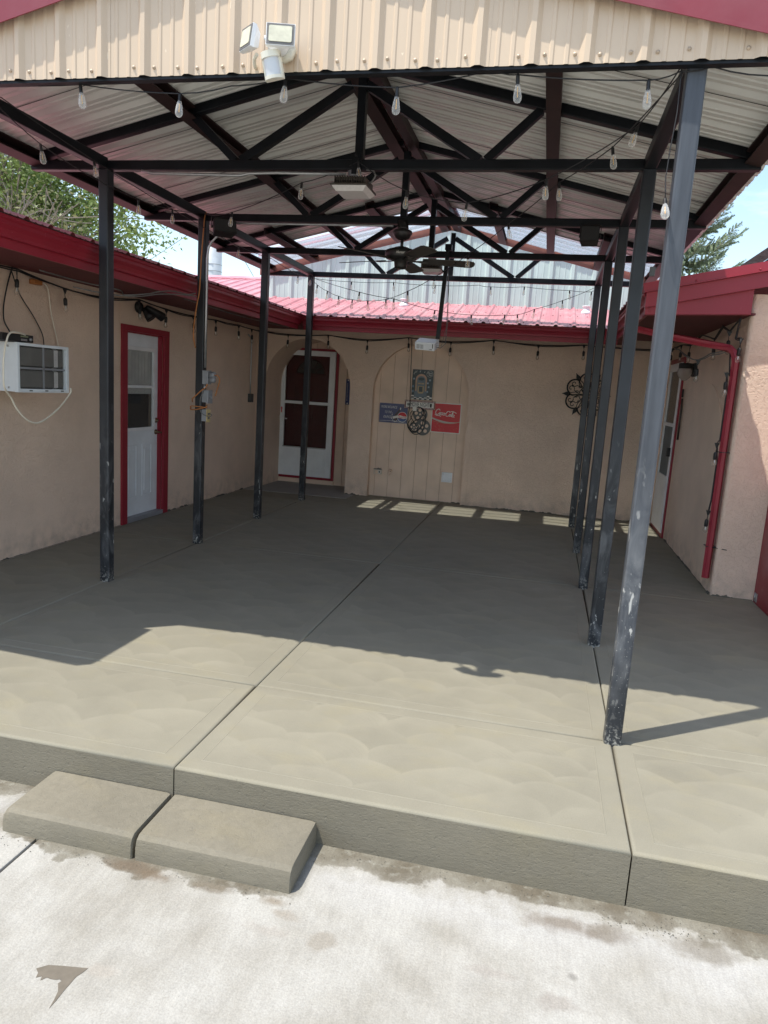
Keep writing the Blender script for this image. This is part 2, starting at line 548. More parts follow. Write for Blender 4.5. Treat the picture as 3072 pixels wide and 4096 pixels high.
M['terrain'] = mat('gravel ground paled for bounce', (0.42, 0.39, 0.33), 0.95, var=0.25, vs=1.5, bmp=(20, 0.4, 0.02))  # lightened so the ground throws more light onto the walls


def leaf_mat(name, a, b, c3):
    m, t, p = newmat(name)
    oi = nd(t, 'ShaderNodeNewGeometry')
    f = ramp(t, oi.outputs['Random Per Island'], [(0.0, a), (0.55, b), (1.0, c3)])
    lk(t, f, p.inputs['Base Color'])
    p.inputs['Roughness'].default_value = 0.5
    tr = nd(t, 'ShaderNodeBsdfTranslucent')
    lk(t, f, tr.inputs['Color'])
    ms = nd(t, 'ShaderNodeMixShader')
    ms.inputs[0].default_value = 0.4
    lk(t, p.outputs[0], ms.inputs[1]); lk(t, tr.outputs[0], ms.inputs[2])
    lk(t, ms.outputs[0], t.nodes['Material Output'].inputs[0])
    return m


M['leaf'] = leaf_mat('ash leaf', (0.11, 0.165, 0.038), (0.18, 0.26, 0.065), (0.28, 0.35, 0.13))
M['leaf_dry'] = leaf_mat('seedy leaf', (0.16, 0.18, 0.07), (0.22, 0.21, 0.11), (0.13, 0.18, 0.05))
M['needle'] = leaf_mat('spruce needles', (0.16, 0.22, 0.13), (0.28, 0.36, 0.21), (0.42, 0.47, 0.33))


def glass_mat(name, tint, mixf, rough=0.15):
    """thin clear plastic: mostly see-through with a milky part"""
    m, t, p = newmat(name)
    p.inputs['Base Color'].default_value = (*tint, 1)
    p.inputs['Roughness'].default_value = rough
    tr = nd(t, 'ShaderNodeBsdfTransparent')
    tr.inputs[0].default_value = (0.97, 0.97, 0.96, 1)
    ms = nd(t, 'ShaderNodeMixShader')
    fr = nd(t, 'ShaderNodeLayerWeight')
    fr.inputs[0].default_value = 0.35
    lk(t, mth(t, 'MULTIPLY_ADD', fr.outputs['Facing'], 0.5, mixf, clamp=True), ms.inputs[0])
    lk(t, tr.outputs[0], ms.inputs[1]); lk(t, p.outputs[0], ms.inputs[2])
    lk(t, ms.outputs[0], t.nodes['Material Output'].inputs[0])
    return m


M['bulb'] = glass_mat('clear bulb plastic', (0.85, 0.85, 0.84), 0.13, 0.08)
M['bulb2'] = glass_mat('clear bulb glass', (0.6, 0.58, 0.52), 0.06, 0.08)
M['jar'] = glass_mat('seeded lamp glass', (0.45, 0.40, 0.36), 0.5)
M['pane'] = glass_mat('window pane', (0.10, 0.10, 0.10), 0.06, 0.04)
M['filament'] = mat('amber filament', (0.75, 0.42, 0.10), 0.4)

for nm_, tf in (('clear', 0.72), ('clear_rib', 0.15)):
    m, t, p = newmat(nm_.replace('_', ' ') + ' corrugated panel')
    p.inputs['Base Color'].default_value = (0.74, 0.80, 0.86, 1)
    p.inputs['Roughness'].default_value = 0.3
    tl = nd(t, 'ShaderNodeBsdfTranslucent'); tl.inputs[0].default_value = (0.50, 0.56, 0.62, 1)
    tp = nd(t, 'ShaderNodeBsdfTransparent'); tp.inputs[0].default_value = (0.92, 0.95, 0.97, 1)
    s1 = nd(t, 'ShaderNodeMixShader'); s1.inputs[0].default_value = 0.8
    s2 = nd(t, 'ShaderNodeMixShader'); s2.inputs[0].default_value = tf
    lk(t, p.outputs[0], s1.inputs[1]); lk(t, tl.outputs[0], s1.inputs[2])
    lk(t, s1.outputs[0], s2.inputs[1]); lk(t, tp.outputs[0], s2.inputs[2])
    lk(t, s2.outputs[0], t.nodes['Material Output'].inputs[0])
    M[nm_] = m


def driveway_mat():
    m, t, p = newmat('old pale driveway concrete')
    v = coords(t)
    sp = nd(t, 'ShaderNodeSeparateXYZ')
    lk(t, nd(t, 'ShaderNodeNewGeometry').outputs['Position'], sp.inputs[0])
    X, Y = sp.outputs[0], sp.outputs[1]
    n1 = noise(t, v, 2.2, 6, 0.62)
    n2 = noise(t, v, 9, 5, 0.65)
    c = mixc(t, ramp(t, n1, [(0.40, 0.0), (0.60, 1.0)]), (0.295, 0.278, 0.242), (0.375, 0.362, 0.33))
    c = mixc(t, 1.0, c, ramp(t, n2, [(0.25, 0.93), (0.75, 1.05)]), 'MULTIPLY')
    nd1 = mth(t, 'SUBTRACT', noise(t, v, 5.5, 5, 0.62), 0.5)
    nd2 = mth(t, 'SUBTRACT', noise(t, v, 2.0, 3, 0.5), 0.5)
    wob = mth(t, 'MULTIPLY_ADD', nd1, 0.26, mth(t, 'MULTIPLY', nd2, 0.22))
    # mud along the foot of the slab and of the step
    dy = mth(t, 'SUBTRACT', -0.86, Y)
    band = ramp(t, mth(t, 'ADD', dy, wob), [(0.02, 1.0), (0.085, 0.85), (0.105, 0.0)])
    dst = mth(t, 'SUBTRACT', -1.16, Y)
    sx = mth(t, 'MULTIPLY', ramp(t, mth(t, 'ADD', X, 0.75), [(0.0, 0.0), (0.18, 1.0)]), ramp(t, mth(t, 'ADD', X, 0.3), [(0.93, 1.0), (1.0, 0.0)]))
    band2 = mth(t, 'MULTIPLY', ramp(t, mth(t, 'ADD', dst, wob), [(0.01, 1.0), (0.045, 0.85), (0.060, 0.0)]), sx)
    mud = mth(t, 'MAXIMUM', band, band2)
    mc = mixc(t, ramp(t, noise(t, v, 7, 4), [(0.42, 0.0), (0.62, 1.0)]), (0.185, 0.170, 0.135), (0.125, 0.108, 0.080))
    mc = mixc(t, ramp(t, noise(t, v, 26, 3), [(0.55, 0.0), (0.7, 0.6)]), mc, (0.25, 0.24, 0.20))
    # pale bleached rim next to the mud
    rim = mth(t, 'MULTIPLY', ramp(t, mth(t, 'ADD', dy, mth(t, 'MULTIPLY', wob, 1.3)), [(0.10, 0.0), (0.17, 1.0), (0.36, 0.0)]), 0.75)
    c = mixc(t, rim, c, (0.40, 0.39, 0.37))
    c = mixc(t, mud, c, mc)

    def blob(x, y, rx, ry, col, k, wobble=0.6):
        nonlocal c
        a = mth(t, 'DIVIDE', mth(t, 'SUBTRACT', X, x), rx)
        b = mth(t, 'DIVIDE', mth(t, 'SUBTRACT', Y, y), ry)
        d = mth(t, 'SQRT', mth(t, 'ADD', mth(t, 'MULTIPLY', a, a), mth(t, 'MULTIPLY', b, b)))
        d = mth(t, 'MULTIPLY_ADD', mth(t, 'ADD', nd1, mth(t, 'SUBTRACT', noise(t, v, 16, 2), 0.5)), wobble * 2, d)
        c = mixc(t, mth(t, 'MULTIPLY', ramp(t, d, [(0.35, 1.0), (1.0, 0.0)]), k), c, col)
    blob(0.83, -1.36, 0.055, 0.05, (0.25, 0.225, 0.185), 0.7, 0.9)
    blob(0.66, -1.27, 0.07, 0.03, (0.26, 0.225, 0.18), 0.6, 0.9)
    blob(0.62, -1.36, 0.09, 0.03, (0.31, 0.285, 0.25), 0.6, 0.9)
    blob(1.42, -1.32, 0.10, 0.028, (0.29, 0.265, 0.235), 0.6, 0.9)
    blob(1.60, -1.38, 0.07, 0.035, (0.27, 0.245, 0.215), 0.7, 0.9)
    blob(1.66, -1.26, 0.02, 0.02, (0.20, 0.19, 0.17), 0.8)
    blob(0.21, -1.67, 0.05, 0.022, (0.33, 0.30, 0.26), 0.6, 0.9)
    blob(0.02, -1.205, 0.15, 0.045, (0.135, 0.105, 0.075), 0.85)
    blob(0.13, -1.225, 0.10, 0.035, (0.15, 0.115, 0.08), 0.8)
    blob(0.36, -1.222, 0.12, 0.028, (0.17, 0.145, 0.11), 0.8)
    blob(0.60, -1.225, 0.07, 0.03, (0.20, 0.165, 0.12), 0.7)
    blob(1.62, -1.02, 0.14, 0.07, (0.16, 0.13, 0.10), 0.7)
    blob(1.80, -1.03, 0.12, 0.06, (0.17, 0.145, 0.115), 0.7)
    blob(2.12, -1.00, 0.14, 0.07, (0.17, 0.15, 0.12), 0.6)
    blob(-0.72, -1.15, 0.16, 0.10, (0.26, 0.225, 0.17), 0.5)
    # small dark drips
    vo = nd(t, 'ShaderNodeTexVoronoi')
    vo.inputs['Scale'].default_value = 9.0
    lk(t, v, vo.inputs['Vector'])
    cc = nd(t, 'ShaderNodeSeparateColor'); lk(t, vo.outputs['Color'], cc.inputs[0])
    dr = mth(t, 'LESS_THAN', vo.outputs['Distance'], mth(t, 'MULTIPLY', mth(t, 'SUBTRACT', cc.outputs[1], 0.62), 0.22))
    c = mixc(t, mth(t, 'MULTIPLY', dr, 0.55), c, (0.30, 0.28, 0.25))
    vo2 = nd(t, 'ShaderNodeTexVoronoi')
    vo2.inputs['Scale'].default_value = 34.0
    lk(t, v, vo2.inputs['Vector'])
    cc2 = nd(t, 'ShaderNodeSeparateColor'); lk(t, vo2.outputs['Color'], cc2.inputs[0])
    dr2 = mth(t, 'LESS_THAN', vo2.outputs['Distance'], mth(t, 'MULTIPLY', mth(t, 'SUBTRACT', cc2.outputs[0], 0.7), 0.35))
    c = mixc(t, mth(t, 'MULTIPLY', dr2, 0.4), c, (0.35, 0.32, 0.28))
    # fine cracks
    ck = nd(t, 'ShaderNodeTexVoronoi', feature='DISTANCE_TO_EDGE')
    ck.inputs['Scale'].default_value = 1.7
    dnv = nd(t, 'ShaderNodeTexNoise'); dnv.inputs['Scale'].default_value = 5.0; dnv.inputs['Detail'].default_value = 5
    lk(t, v, dnv.inputs['Vector'])
    va = nd(t, 'ShaderNodeVectorMath', operation='MULTIPLY_ADD')
    lk(t, dnv.outputs['Color'], va.inputs[0]); va.inputs[1].default_value = (0.5, 0.5, 0.5); lk(t, v, va.inputs[2])
    lk(t, va.outputs[0], ck.inputs['Vector'])
    crk = mth(t, 'MULTIPLY', mth(t, 'LESS_THAN', ck.outputs['Distance'], 0.0035), ramp(t, noise(t, v, 1.1, 2), [(0.5, 0.0), (0.6, 1.0)]))
    c = mixc(t, mth(t, 'MULTIPLY', crk, 0.4), c, (0.33, 0.31, 0.28))
    c = mixc(t, 1.0, c, ramp(t, noise(t, v, 150, 3, 0.7), [(0.3, 0.84), (0.7, 1.09)]), 'MULTIPLY')
    c = mixc(t, 1.0, c, ramp(t, noise(t, coords(t, (60, 9, 1), rot=(0, 0, 0.35)), 1.0, 4, 0.65), [(0.3, 0.93), (0.7, 1.05)]), 'MULTIPLY')
    c = mixc(t, ramp(t, noise(t, v, 70, 2), [(0.70, 0.0), (0.76, 0.4)]), c, (0.20, 0.18, 0.15))
    lk(t, c, p.inputs['Base Color'])
    p.inputs['Roughness'].default_value = 0.9
    p.inputs['Specular IOR Level'].default_value = 0.2
    br = noise(t, coords(t, (70, 14, 1), rot=(0, 0, 0.25)), 1.0, 3, 0.6)
    h = mth(t, 'ADD', mth(t, 'MULTIPLY', br, 0.8), noise(t, v, 120, 3))
    bump(t, p, h, 0.45, 0.004)
    return m


M['drive'] = driveway_mat()

# ================================================================== SETTING
# ground to the horizon, made pale to bounce light under the cover
gm = MB().add([(-1500, -1500, -0.34), (1500, -1500, -0.34), (1500, 1500, -0.34), (-1500, 1500, -0.34)], [(0, 1, 2, 3)])
prop(gm.build('ground', M['terrain'], origin=(0, 0, -0.34)), 'gravel ground made pale to bounce light, running out beyond the house', kind='structure')

XL, XM, XR = -1.865, 0.0, 1.865
YF, T1, T2, T3, YB = -0.86, 0.04, 3.047, 5.98, 7.2

drive = empty('driveway', (0.5, -3, -0.34), 'old pale stained concrete driveway in front of the patio', kind='structure')
for (x0, x1) in ((-12.0, -0.430), (-0.418, 4.6), (4.612, 14.0)):  # run on wide and far behind the camera for bounced light
    b = MB()
    b.bbox(x0, x1, -14.0, -0.55, -0.33, -0.225, 0.006)
    b.build('driveway_panel', M['drive'], drive)
b = MB().add([(-12, -14, -0.27), (14, -14, -0.27), (14, -0.6, -0.27), (-12, -0.6, -0.27)], [(0, 1, 2, 3)])
b.build('joint_dirt', M['terrain'], drive)
# wet splash on the driveway: thin film with a ragged edge
b = MB()
pts = []
outl = [(0.004, -1.722), (0.03, -1.700), (0.075, -1.690), (0.12, -1.682), (0.155, -1.676), (0.150, -1.694), (0.141, -1.714), (0.140, -1.730),
        (0.139, -1.750), (0.138, -1.775), (0.139, -1.805), (0.137, -1.836), (0.131, -1.806), (0.123, -1.778), (0.112, -1.762), (0.104, -1.752), (0.109, -1.741),
        (0.098, -1.737), (0.088, -1.742), (0.072, -1.744), (0.058, -1.742), (0.046, -1.757), (0.040, -1.742), (0.026, -1.752), (0.021, -1.735)]
b.prism(outl, lambda x, y: (x, y, -0.2247), (0, 0, 0.0012))
b.build('wet_stain', mat('damp concrete stain', (0.135, 0.115, 0.088), 0.75, var=0.1, vs=40), drive)


def slab_panel(x0, x1, y0, y1, parent, zb=-0.14, name='slab_panel', top=0.0, band=0.082, mats=None, r=0.013):
    """one cast bay: rounded edge, smooth edged band, faint tool ridge, troweled field"""
    g = 0.003
    x0 += g; x1 -= g; y0 += g; y1 -= g
    rings = [(0, zb), (0, top - r), (r * 0.13, top - r * 0.5), (r * 0.5, top - r * 0.13), (r, top),
             (band, top), (band + 0.003, top + 0.0014), (band + 0.007, top + 0.0002)]
    vs, fs, b = [], [], MB()
    for (i, z) in rings:
        vs += [(x0 + i, y0 + i, z), (x1 - i, y0 + i, z), (x1 - i, y1 - i, z), (x0 + i, y1 - i, z)]
    for k in range(len(rings) - 1):
        for j in range(4):
            f = (k * 4 + j, k * 4 + (j + 1) % 4, k * 4 + 4 + (j + 1) % 4, k * 4 + 4 + j)
            b.add([], [], 0)
            b.f.append(list(f)); b.m.append(2 if k == 0 else 0); b.sm.append(0 < k < 4)
    n = len(rings) * 4
    b.f.append([n - 4, n - 3, n - 2, n - 1]); b.m.append(1); b.sm.append(False)
    b.v = vs
    return b.build(name, mats or [M['band'], M['slab'], M['riser']], parent)


patio = empty('patio_slab', (0, 3, -0.3), 'freshly poured grey concrete patio slab under the cover', kind='structure')
colx = [(-2.96, XL), (XL, XM), (XM, XR), (XR, 3.335)]
rowy = [(YF, T1), (T1, T2), (T2, T3), (T3, YB)]
for ci, (x0, x1) in enumerate(colx):
    for ri, (y0, y1) in enumerate(rowy):
        if ri > 2 and ci == 3: x1 = 2.985
        slab_panel(x0, x1, y0, y1, patio, -0.30 if ri == 0 or ci == 3 else -0.14)
b = MB().box(-2.95, 3.3, -0.78, 7.15, -0.33, -0.04)
b.build('joint_bed', mat('dark joint', (0.10, 0.095, 0.08), 0.95), patio)
# old landing in front of the arched doorway
b = MB().bbox(-2.955, -1.34, 6.62, 7.86, -0.10, 0.006, 0.003)
prop(b.build('landing', M['oldconc']), 'old worn concrete landing inside the arched entry', kind='structure')

rc_ = random.Random(31)


def smear(p, q, nrm, seed, hmax=0.022):
    """ragged lip of mortar where the slab meets a wall"""
    p, q, nrm = Vector(p), Vector(q), Vector(nrm)
    n = max(8, int((q - p).length / 0.011))
    prev_ = 0.5
    vs = []
    for i in range(n + 1):
        c = p.lerp(q, i / n)
        prev_ = min(1.0, max(0.0, prev_ + rc_.gauss(0, 0.16)))
        h = 0.003 + hmax * prev_ ** 3 * rc_.uniform(0.7, 1.0)
        w_ = 0.004 + 0.012 * prev_ ** 2
        vs += [c + nrm * w_ + Vector((0, 0, 0.0005)), c + nrm * (0.003 + w_ * 0.4) + Vector((0, 0, h * 0.6)), c - nrm * 0.002 + Vector((0, 0, h))]
    fs = []
    for i in range(n):
        for k in range(2): fs.append((i * 3 + k, i * 3 + 3 + k, i * 3 + 4 + k, i * 3 + 1 + k))
    o_ = MB().add(vs, fs, 0, True).build('mortar_lip', M['joint'], patio, fixn=False)


M['joint'] = mat('dark mortar', (0.10, 0.098, 0.08), 0.95, vs=40, bmp=(80, 0.5, 0.004))
smear((-2.96, -0.5, 0), (-2.96, 3.38, 0), (1, 0, 0), 1)
smear((-2.96, 4.35, 0), (-2.96, 6.60, 0), (1, 0, 0), 2)
smear((-1.50, 7.08, 0), (-1.13, 7.08, 0), (0, -1, 0), 3, 0.05)
smear((-1.14, 7.205, 0), (0.28, 7.205, 0), (0, -1, 0), 4)
smear((0.29, 7.08, 0), (2.98, 7.08, 0), (0, -1, 0), 5)
smear((2.98, 5.98, 0), (2.98, 3.28, 0), (-1, 0, 0), 6)
smear((2.99, 3.27, 0), (3.33, 3.27, 0), (0, -1, 0), 7)
# crumbs of mortar on the driveway along the slab foot
b = MB()
for _ in range(420):
    if rc_.random() < 0.25: x, y = 1.93 + rc_.gauss(0, 0.10), -0.93 - abs(rc_.gauss(0, 0.02)) - (0.02 if rc_.random() < 0.5 else 0)
    else: x, y = rc_.uniform(-0.9, 2.6), -0.872 - abs(rc_.gauss(0, 0.035))
    if -0.62 < x < 0.68: y -= 0.31
    r_ = rc_.uniform(0.0012, 0.0045)
    c = Vector((x, y, -0.2245 + r_ * 0.3))
    vs = [c + Vector((rc_.uniform(-1, 1), rc_.uniform(-1, 1), rc_.uniform(-0.3, 1))) * r_ for _k in range(4)]
    b.add(vs, [(0, 1, 2), (0, 3, 1), (1, 3, 2), (2, 3, 0)])
o = b.build('mortar_crumbs', mat('mortar crumb', (0.13, 0.12, 0.095), 0.95), drive, fixn=False)
o['kind'] = 'stuff'

steps = empty('step', (0, -1.0, -0.3), 'two low concrete step blocks against the slab edge', kind='structure')
for (x0, x1) in ((-0.575, -0.006), (0.006, 0.645)):
    prof = [(-1.172, -0.30), (-1.168, -0.165), (-1.160, -0.142), (-1.142, -0.129), (-1.12, -0.126), (-0.864, -0.122), (-0.864, -0.30)]
    b = MB()
    dl = 0.014 if x0 < -0.1 else 0
    vs = []
    xs = [x0 - dl, x0 + 0.004, x0 + 0.018, x1 - 0.022, x1 - 0.005, x1]
    zs = [0.018, 0.003, 0, 0, 0.004, 0.02]
    for x, dz in zip(xs, zs):
        for i, (y, z) in enumerate(prof):
            ins = (0.004 if dz > 0.01 else 0.0)
            vs.append((x, y + ins if i < 5 else y, z if i in (0, 6) else z - dz))
    n = len(prof)
    fs = []
    for k in range(len(xs) - 1):
        for i in range(n):
            fs.append((k * n + i, k * n + (i + 1) % n, (k + 1) * n + (i + 1) % n, (k + 1) * n + i))
    fs += [tuple(range(n)), tuple(range((len(xs) - 1) * n, len(xs) * n))]
    b.add(vs, fs, 0, True)
    o = b.build('step_block', M['riser'], steps)
    md = o.modifiers.new('edges', 'EDGE_SPLIT'); md.split_angle = R(24)

# ================================================================== HOUSE
house = empty('house', (0, 8.5, -0.3), 'tan stucco house with dark red metal roof wrapping three sides of the patio', 'house')
YW = 7.08           # back wall face
XLW, XRW = -2.96, 2.98
YRC = 3.27          # end face of the right wing

# left wall with a door opening (opening Y 3.485..4.245, z 0.03..2.06)
b = MB()
b.box(XLW - 0.2, XLW, -0.6, 3.485, -0.3, 2.60)
b.box(XLW - 0.2, XLW, 4.245, YW, -0.3, 2.60)
b.box(XLW - 0.2, XLW, 3.485, 4.245, 2.06, 2.60)
b.box(XLW - 0.2, XLW, 3.485, 4.245, -0.3, 0.035)
b.box(-6.5, XLW - 0.2, -0.6, -0.4, -0.3, 2.7)
b.build('wall', M['stucco'], house)

# back wall: two elliptical arches cut through
ARCH = [(-2.172, 0.677, 1.60, 0.693), (-0.43, 0.712, 1.60, 0.694)]


def arch_z(x):
    for cx, a, z0, bb in ARCH:
        u = (x - cx) / a
        if abs(u) < 1: return z0 + bb * math.sqrt(max(0, 1 - u * u))
    return None


b = MB()
th = {0: 0.77, 1: 0.125}
xs = [XLW]
for i, (cx, a, z0, bb) in enumerate(ARCH):
    xs += [cx - a + 1e-6] + [cx - a * math.cos(PI * k / 28) for k in range(1, 28)] + [cx + a - 1e-6]
xs += [0.5, XRW + 0.1]
ZT = 2.60
for i in range(len(xs) - 1):
    xa, xb = xs[i], xs[i + 1]
    mid = arch_z((xa + xb) / 2)
    if mid is None:
        b.add([(xa, YW, -0.3), (xb, YW, -0.3), (xb, YW, ZT), (xa, YW, ZT)], [(0, 1, 2, 3)])
    else:
        k = 0 if xa < -1.3 else 1
        za = arch_z(xa) or ARCH[k][2]
        zb = arch_z(xb) or ARCH[k][2]
        b.add([(xa, YW, za), (xb, YW, zb), (xb, YW, ZT), (xa, YW, ZT)], [(0, 1, 2, 3)])
        d = th[k]
        b.add([(xa, YW, za), (xb, YW, zb), (xb, YW + d, zb), (xa, YW + d, za)], [(0, 1, 2, 3)], 0, True)
for k, (cx, a, z0, bb) in enumerate(ARCH):
    for sgn in (-1, 1):
        x = cx + sgn * (a - 1e-6)
        b.add([(x, YW, -0.3), (x, YW, z0), (x, YW + th[k], z0), (x, YW + th[k], -0.3)], [(0, 1, 2, 3)])
b.box(XLW - 0.2, XRW + 0.3, 8.0, 8.2, -0.3, 2.6)
b.build('wall', M['stucco'], house, fixn=False)
# corner bead to the right of the arch
MB().bbox(0.352, 0.368, YW - 0.005, YW + 0.004, 0.0, 2.41, 0.002).build('corner_bead', M['stucco'], house)
# entry alcove
b = MB()
b.box(-3.05, -2.915, YW + 0.01, 7.87, -0.05, 2.6)
b.box(-1.46, -1.30, YW + 0.13, 7.87, -0.05, 2.6)
b.build('alcove_wall', M['stucco_smooth'], house)
MB().box(-3.05, -1.3, YW + 0.01, 7.87, 2.42, 2.5).build('alcove_ceiling', M['siding'], house)
for (x0, x1) in ((-1.905, -1.772), (-1.764, -1.47)):
    MB().bbox(x0, x1, 7.852, 7.88, 0.0, 2.42, 0.002).build('siding_plank', M['siding'], house)
for x in (-2.88, -2.68, -2.48, -2.28, -2.08):
    MB().bbox(x, x + 0.194, 7.852, 7.88, 2.19, 2.42, 0.002).build('siding_plank', M['siding'], house)
MB().bbox(-2.93, -1.90, 7.80, 7.88, 0.0, 0.075, 0.004).build('door_sill', M['siding'], house)

# right shallow arch: vertical boards
gx = [-1.16, -1.062, -0.861, -0.655, -0.456, -0.256, -0.058, 0.142, 0.30]
for i in range(8):
    MB().bbox(gx[i] + 0.0016, gx[i + 1] - 0.0016, YW + 0.125, YW + 0.15, 0.003, 2.34, 0.0025).build('siding_plank', M['siding'], house)
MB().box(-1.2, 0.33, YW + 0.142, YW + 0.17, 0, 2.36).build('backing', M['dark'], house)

# right wing: wall with rounded outer corner
rr = 0.035
poly = [(XRW, YW + 0.1), (XRW, YRC + rr)]
for k in range(1, 6):
    an = PI + (PI / 2) * k / 6
    poly.append((XRW + rr + rr * math.cos(an), YRC + rr + rr * math.sin(an)))
poly += [(XRW + rr, YRC), (3.332, YRC), (3.60, YRC), (3.60, YW + 0.1)]
b = MB().prism(poly, lambda x, y: (x, y, -0.3), (0, 0, 2.90))
b.build('wall', M['stucco'], house)
# infilled arch on the right wing wall
b = MB()
pl = [(5.30, 0.02)]
for k in range(0, 21):
    an = PI * k / 20
    pl.append((4.48 + 0.82 * math.cos(an), 1.15 + 0.74 * math.sin(an)))
pl.append((3.66, 0.02))
b.prism(pl, lambda y, z: (XRW - 0.007, y, z), (0.02, 0, 0))
b.build('infilled_arch', M['stucco_smooth'], house)

# ---- eaves
EL, EB, ER = -1.97, 6.20, 2.085       # outer gutter faces
ZS = 2.405


def fascia_run(p, q, inward, zt, name, cap=True):
    """ogee gutter with fascia: p->q along the eave, inward: unit vector to the wall"""
    prof = [(0.0, zt), (0.0, zt - 0.02), (0.012, zt - 0.03), (0.010, zt - 0.055), (0.030, zt - 0.078), (0.042, zt - 0.105), (0.045, zt - 0.125),
            (0.075, zt - 0.128), (0.075, zt - 0.185), (0.10, zt - 0.185), (0.10, zt - 0.005), (0.012, zt - 0.005), (0.006, zt)]
    p, q, inward = Vector(p), Vector(q), Vector(inward)
    n = len(prof)
    vs = [p + inward * a + Vector((0, 0, z)) for a, z in prof] + [q + inward * a + Vector((0, 0, z)) for a, z in prof]
    fs = [(i, (i + 1) % n, (i + 1) % n + n, i + n) for i in range(n)] + [tuple(range(n)), tuple(range(2 * n - 1, n - 1, -1))]
    MB().add(vs, fs).build(name, M['red'], house)


MB().prism([(EL + 0.002, 2.42), (-1.885, 2.42), (-1.885, 2.57), (EL + 0.002, 2.57)], lambda x, z: (x, -0.69, z), (0, 0.6, 0)).build('eave_shadow_box', M['red'], house)  # unseen box added beside the gutter to widen the shadow on the slab
fascia_run((EL, -0.69, 0), (EL, EB + 0.02, 0), (-1, 0, 0), 2.545, 'gutter')
fascia_run((EL - 0.02, EB, 0), (ER + 0.1, EB, 0), (0, 1, 0), 2.545, 'gutter')
fascia_run((ER, 3.16, 0), (ER, EB + 0.02, 0), (1, 0, 0), 2.60, 'gutter')
# soffits
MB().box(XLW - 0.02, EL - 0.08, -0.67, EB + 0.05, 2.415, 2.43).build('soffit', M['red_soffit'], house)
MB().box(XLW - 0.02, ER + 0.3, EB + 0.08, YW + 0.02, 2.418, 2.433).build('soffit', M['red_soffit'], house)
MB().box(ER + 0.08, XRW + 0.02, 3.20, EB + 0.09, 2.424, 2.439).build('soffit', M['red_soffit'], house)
for y in (4.3, 1.8):
    MB().box(XLW, EL - 0.08, y, y + 0.004, 2.4145, 2.4152).build('soffit_seam', M['dark'], house)


def ribbed(u0, u1, f, ribs=0.2286, phase=0.0, h=0.02, bw=0.030, tw=0.012, minor=0.004):
    """profile points across a metal sheet from u0 to u1: list of (u, height)"""
    pts = [(u0, 0.0)]
    k = math.ceil((u0 - phase) / ribs - 1e-6)
    # minors sit at thirds between majors
    items = []
    kk = k - 1
    while phase + kk * ribs < u1 + ribs:
        c = phase + kk * ribs
        items.append((c, 1)); items.append((c + ribs * 0.36, 0)); items.append((c + ribs * 0.64, 0))
        kk += 1
    for c, big in items:
        if big: seg = [(c - bw, 0), (c - tw, h), (c + tw, h), (c + bw, 0)]
        else: seg = [(c - 0.012, 0), (c - 0.006, minor), (c + 0.006, minor), (c + 0.012, 0)]
        for s_ in seg:
            if u0 - 1e-6 < s_[0] < u1 + 1e-6: pts.append(s_)
    pts.append((u1, 0.0))
    pts.sort()
    return pts


def sheet(pts, f0, f1, nrm, tk=0.0016, mats=(0, 1), b=None):
    """sheet through profile pts; f0/f1 map u -> end points, nrm the up normal; slot 0 above, slot 1 below"""
    b = b or MB()
    nrm = Vector(nrm).normalized()
    n = len(pts)
    top, bot = [], []
    for e in (f0, f1):
        for u, h in pts:
            p_ = Vector(e(u)) + nrm * h
            top.append(p_ + nrm * tk); bot.append(p_)
    b.add(top, [(i, i + 1, i + 1 + n, i + n) for i in range(n - 1)], mats[0])
    b.add(bot, [(i + n, i + 1 + n, i + 1, i) for i in range(n - 1)], mats[1])
    # close the two ends and sides
    e0 = [v for pair in zip(top[:n], bot[:n]) for v in pair]
    b.add(e0, [(2 * i, 2 * i + 2, 2 * i + 3, 2 * i + 1) for i in range(n - 1)], mats[0])
    e1 = [v for pair in zip(top[n:], bot[n:]) for v in pair]
    b.add(e1, [(2 * i, 2 * i + 1, 2 * i + 3, 2 * i + 2) for i in range(n - 1)], mats[0])
    return b


# house roof sheets
SLB = 0.27
nb = Vector((0, -SLB, 1)).normalized()
zb0 = 2.552
X0 = -7.3
while X0 < 6.0:
    X1 = X0 + 0.9144
    pts = ribbed(X0, X1, None, phase=0.033)
    b = sheet(pts, lambda u: (u, EB - 0.035, zb0 - 0.035 * SLB), lambda u: (u, 9.7, zb0 + (9.7 - EB) * SLB), nb)
    o = b.build('roof_panel', [M['red_roof_glare'], M['red_soffit']], house, fixn=False)
    X0 = X1
b = MB().prism([(9.52, zb0 + 3.32 * SLB + 0.03), (9.70, zb0 + 3.5 * SLB + 0.045), (9.88, zb0 + 3.32 * SLB + 0.03), (9.88, zb0 + 3.32 * SLB - 0.01), (9.52, zb0 + 3.32 * SLB - 0.01)],
               lambda y, z: (-7.3, y, z), (13, 0, 0))
b.build('ridge_cap', M['red_roof_glare'], house)
SLL = 0.25
nl = Vector((SLL, 0, 1)).normalized()
Y0 = -0.70
while Y0 < 9.3:
    Y1 = min(Y0 + 0.9144, 9.6)
    pts = ribbed(Y0, Y1, None, phase=0.06)
    b = sheet(pts, lambda u: (EL + 0.03, u, 2.553 - 0.03 * SLL), lambda u: (-6.2, u, 2.553 + (EL + 6.2) * SLL), nl)
    b.build('roof_panel', [M['red_roof_glare'], M['red_soffit']], house, fixn=False)
    Y0 = Y1
SLR = 0.217
nr_ = Vector((-SLR, 0, 1)).normalized()
Y0 = 3.14
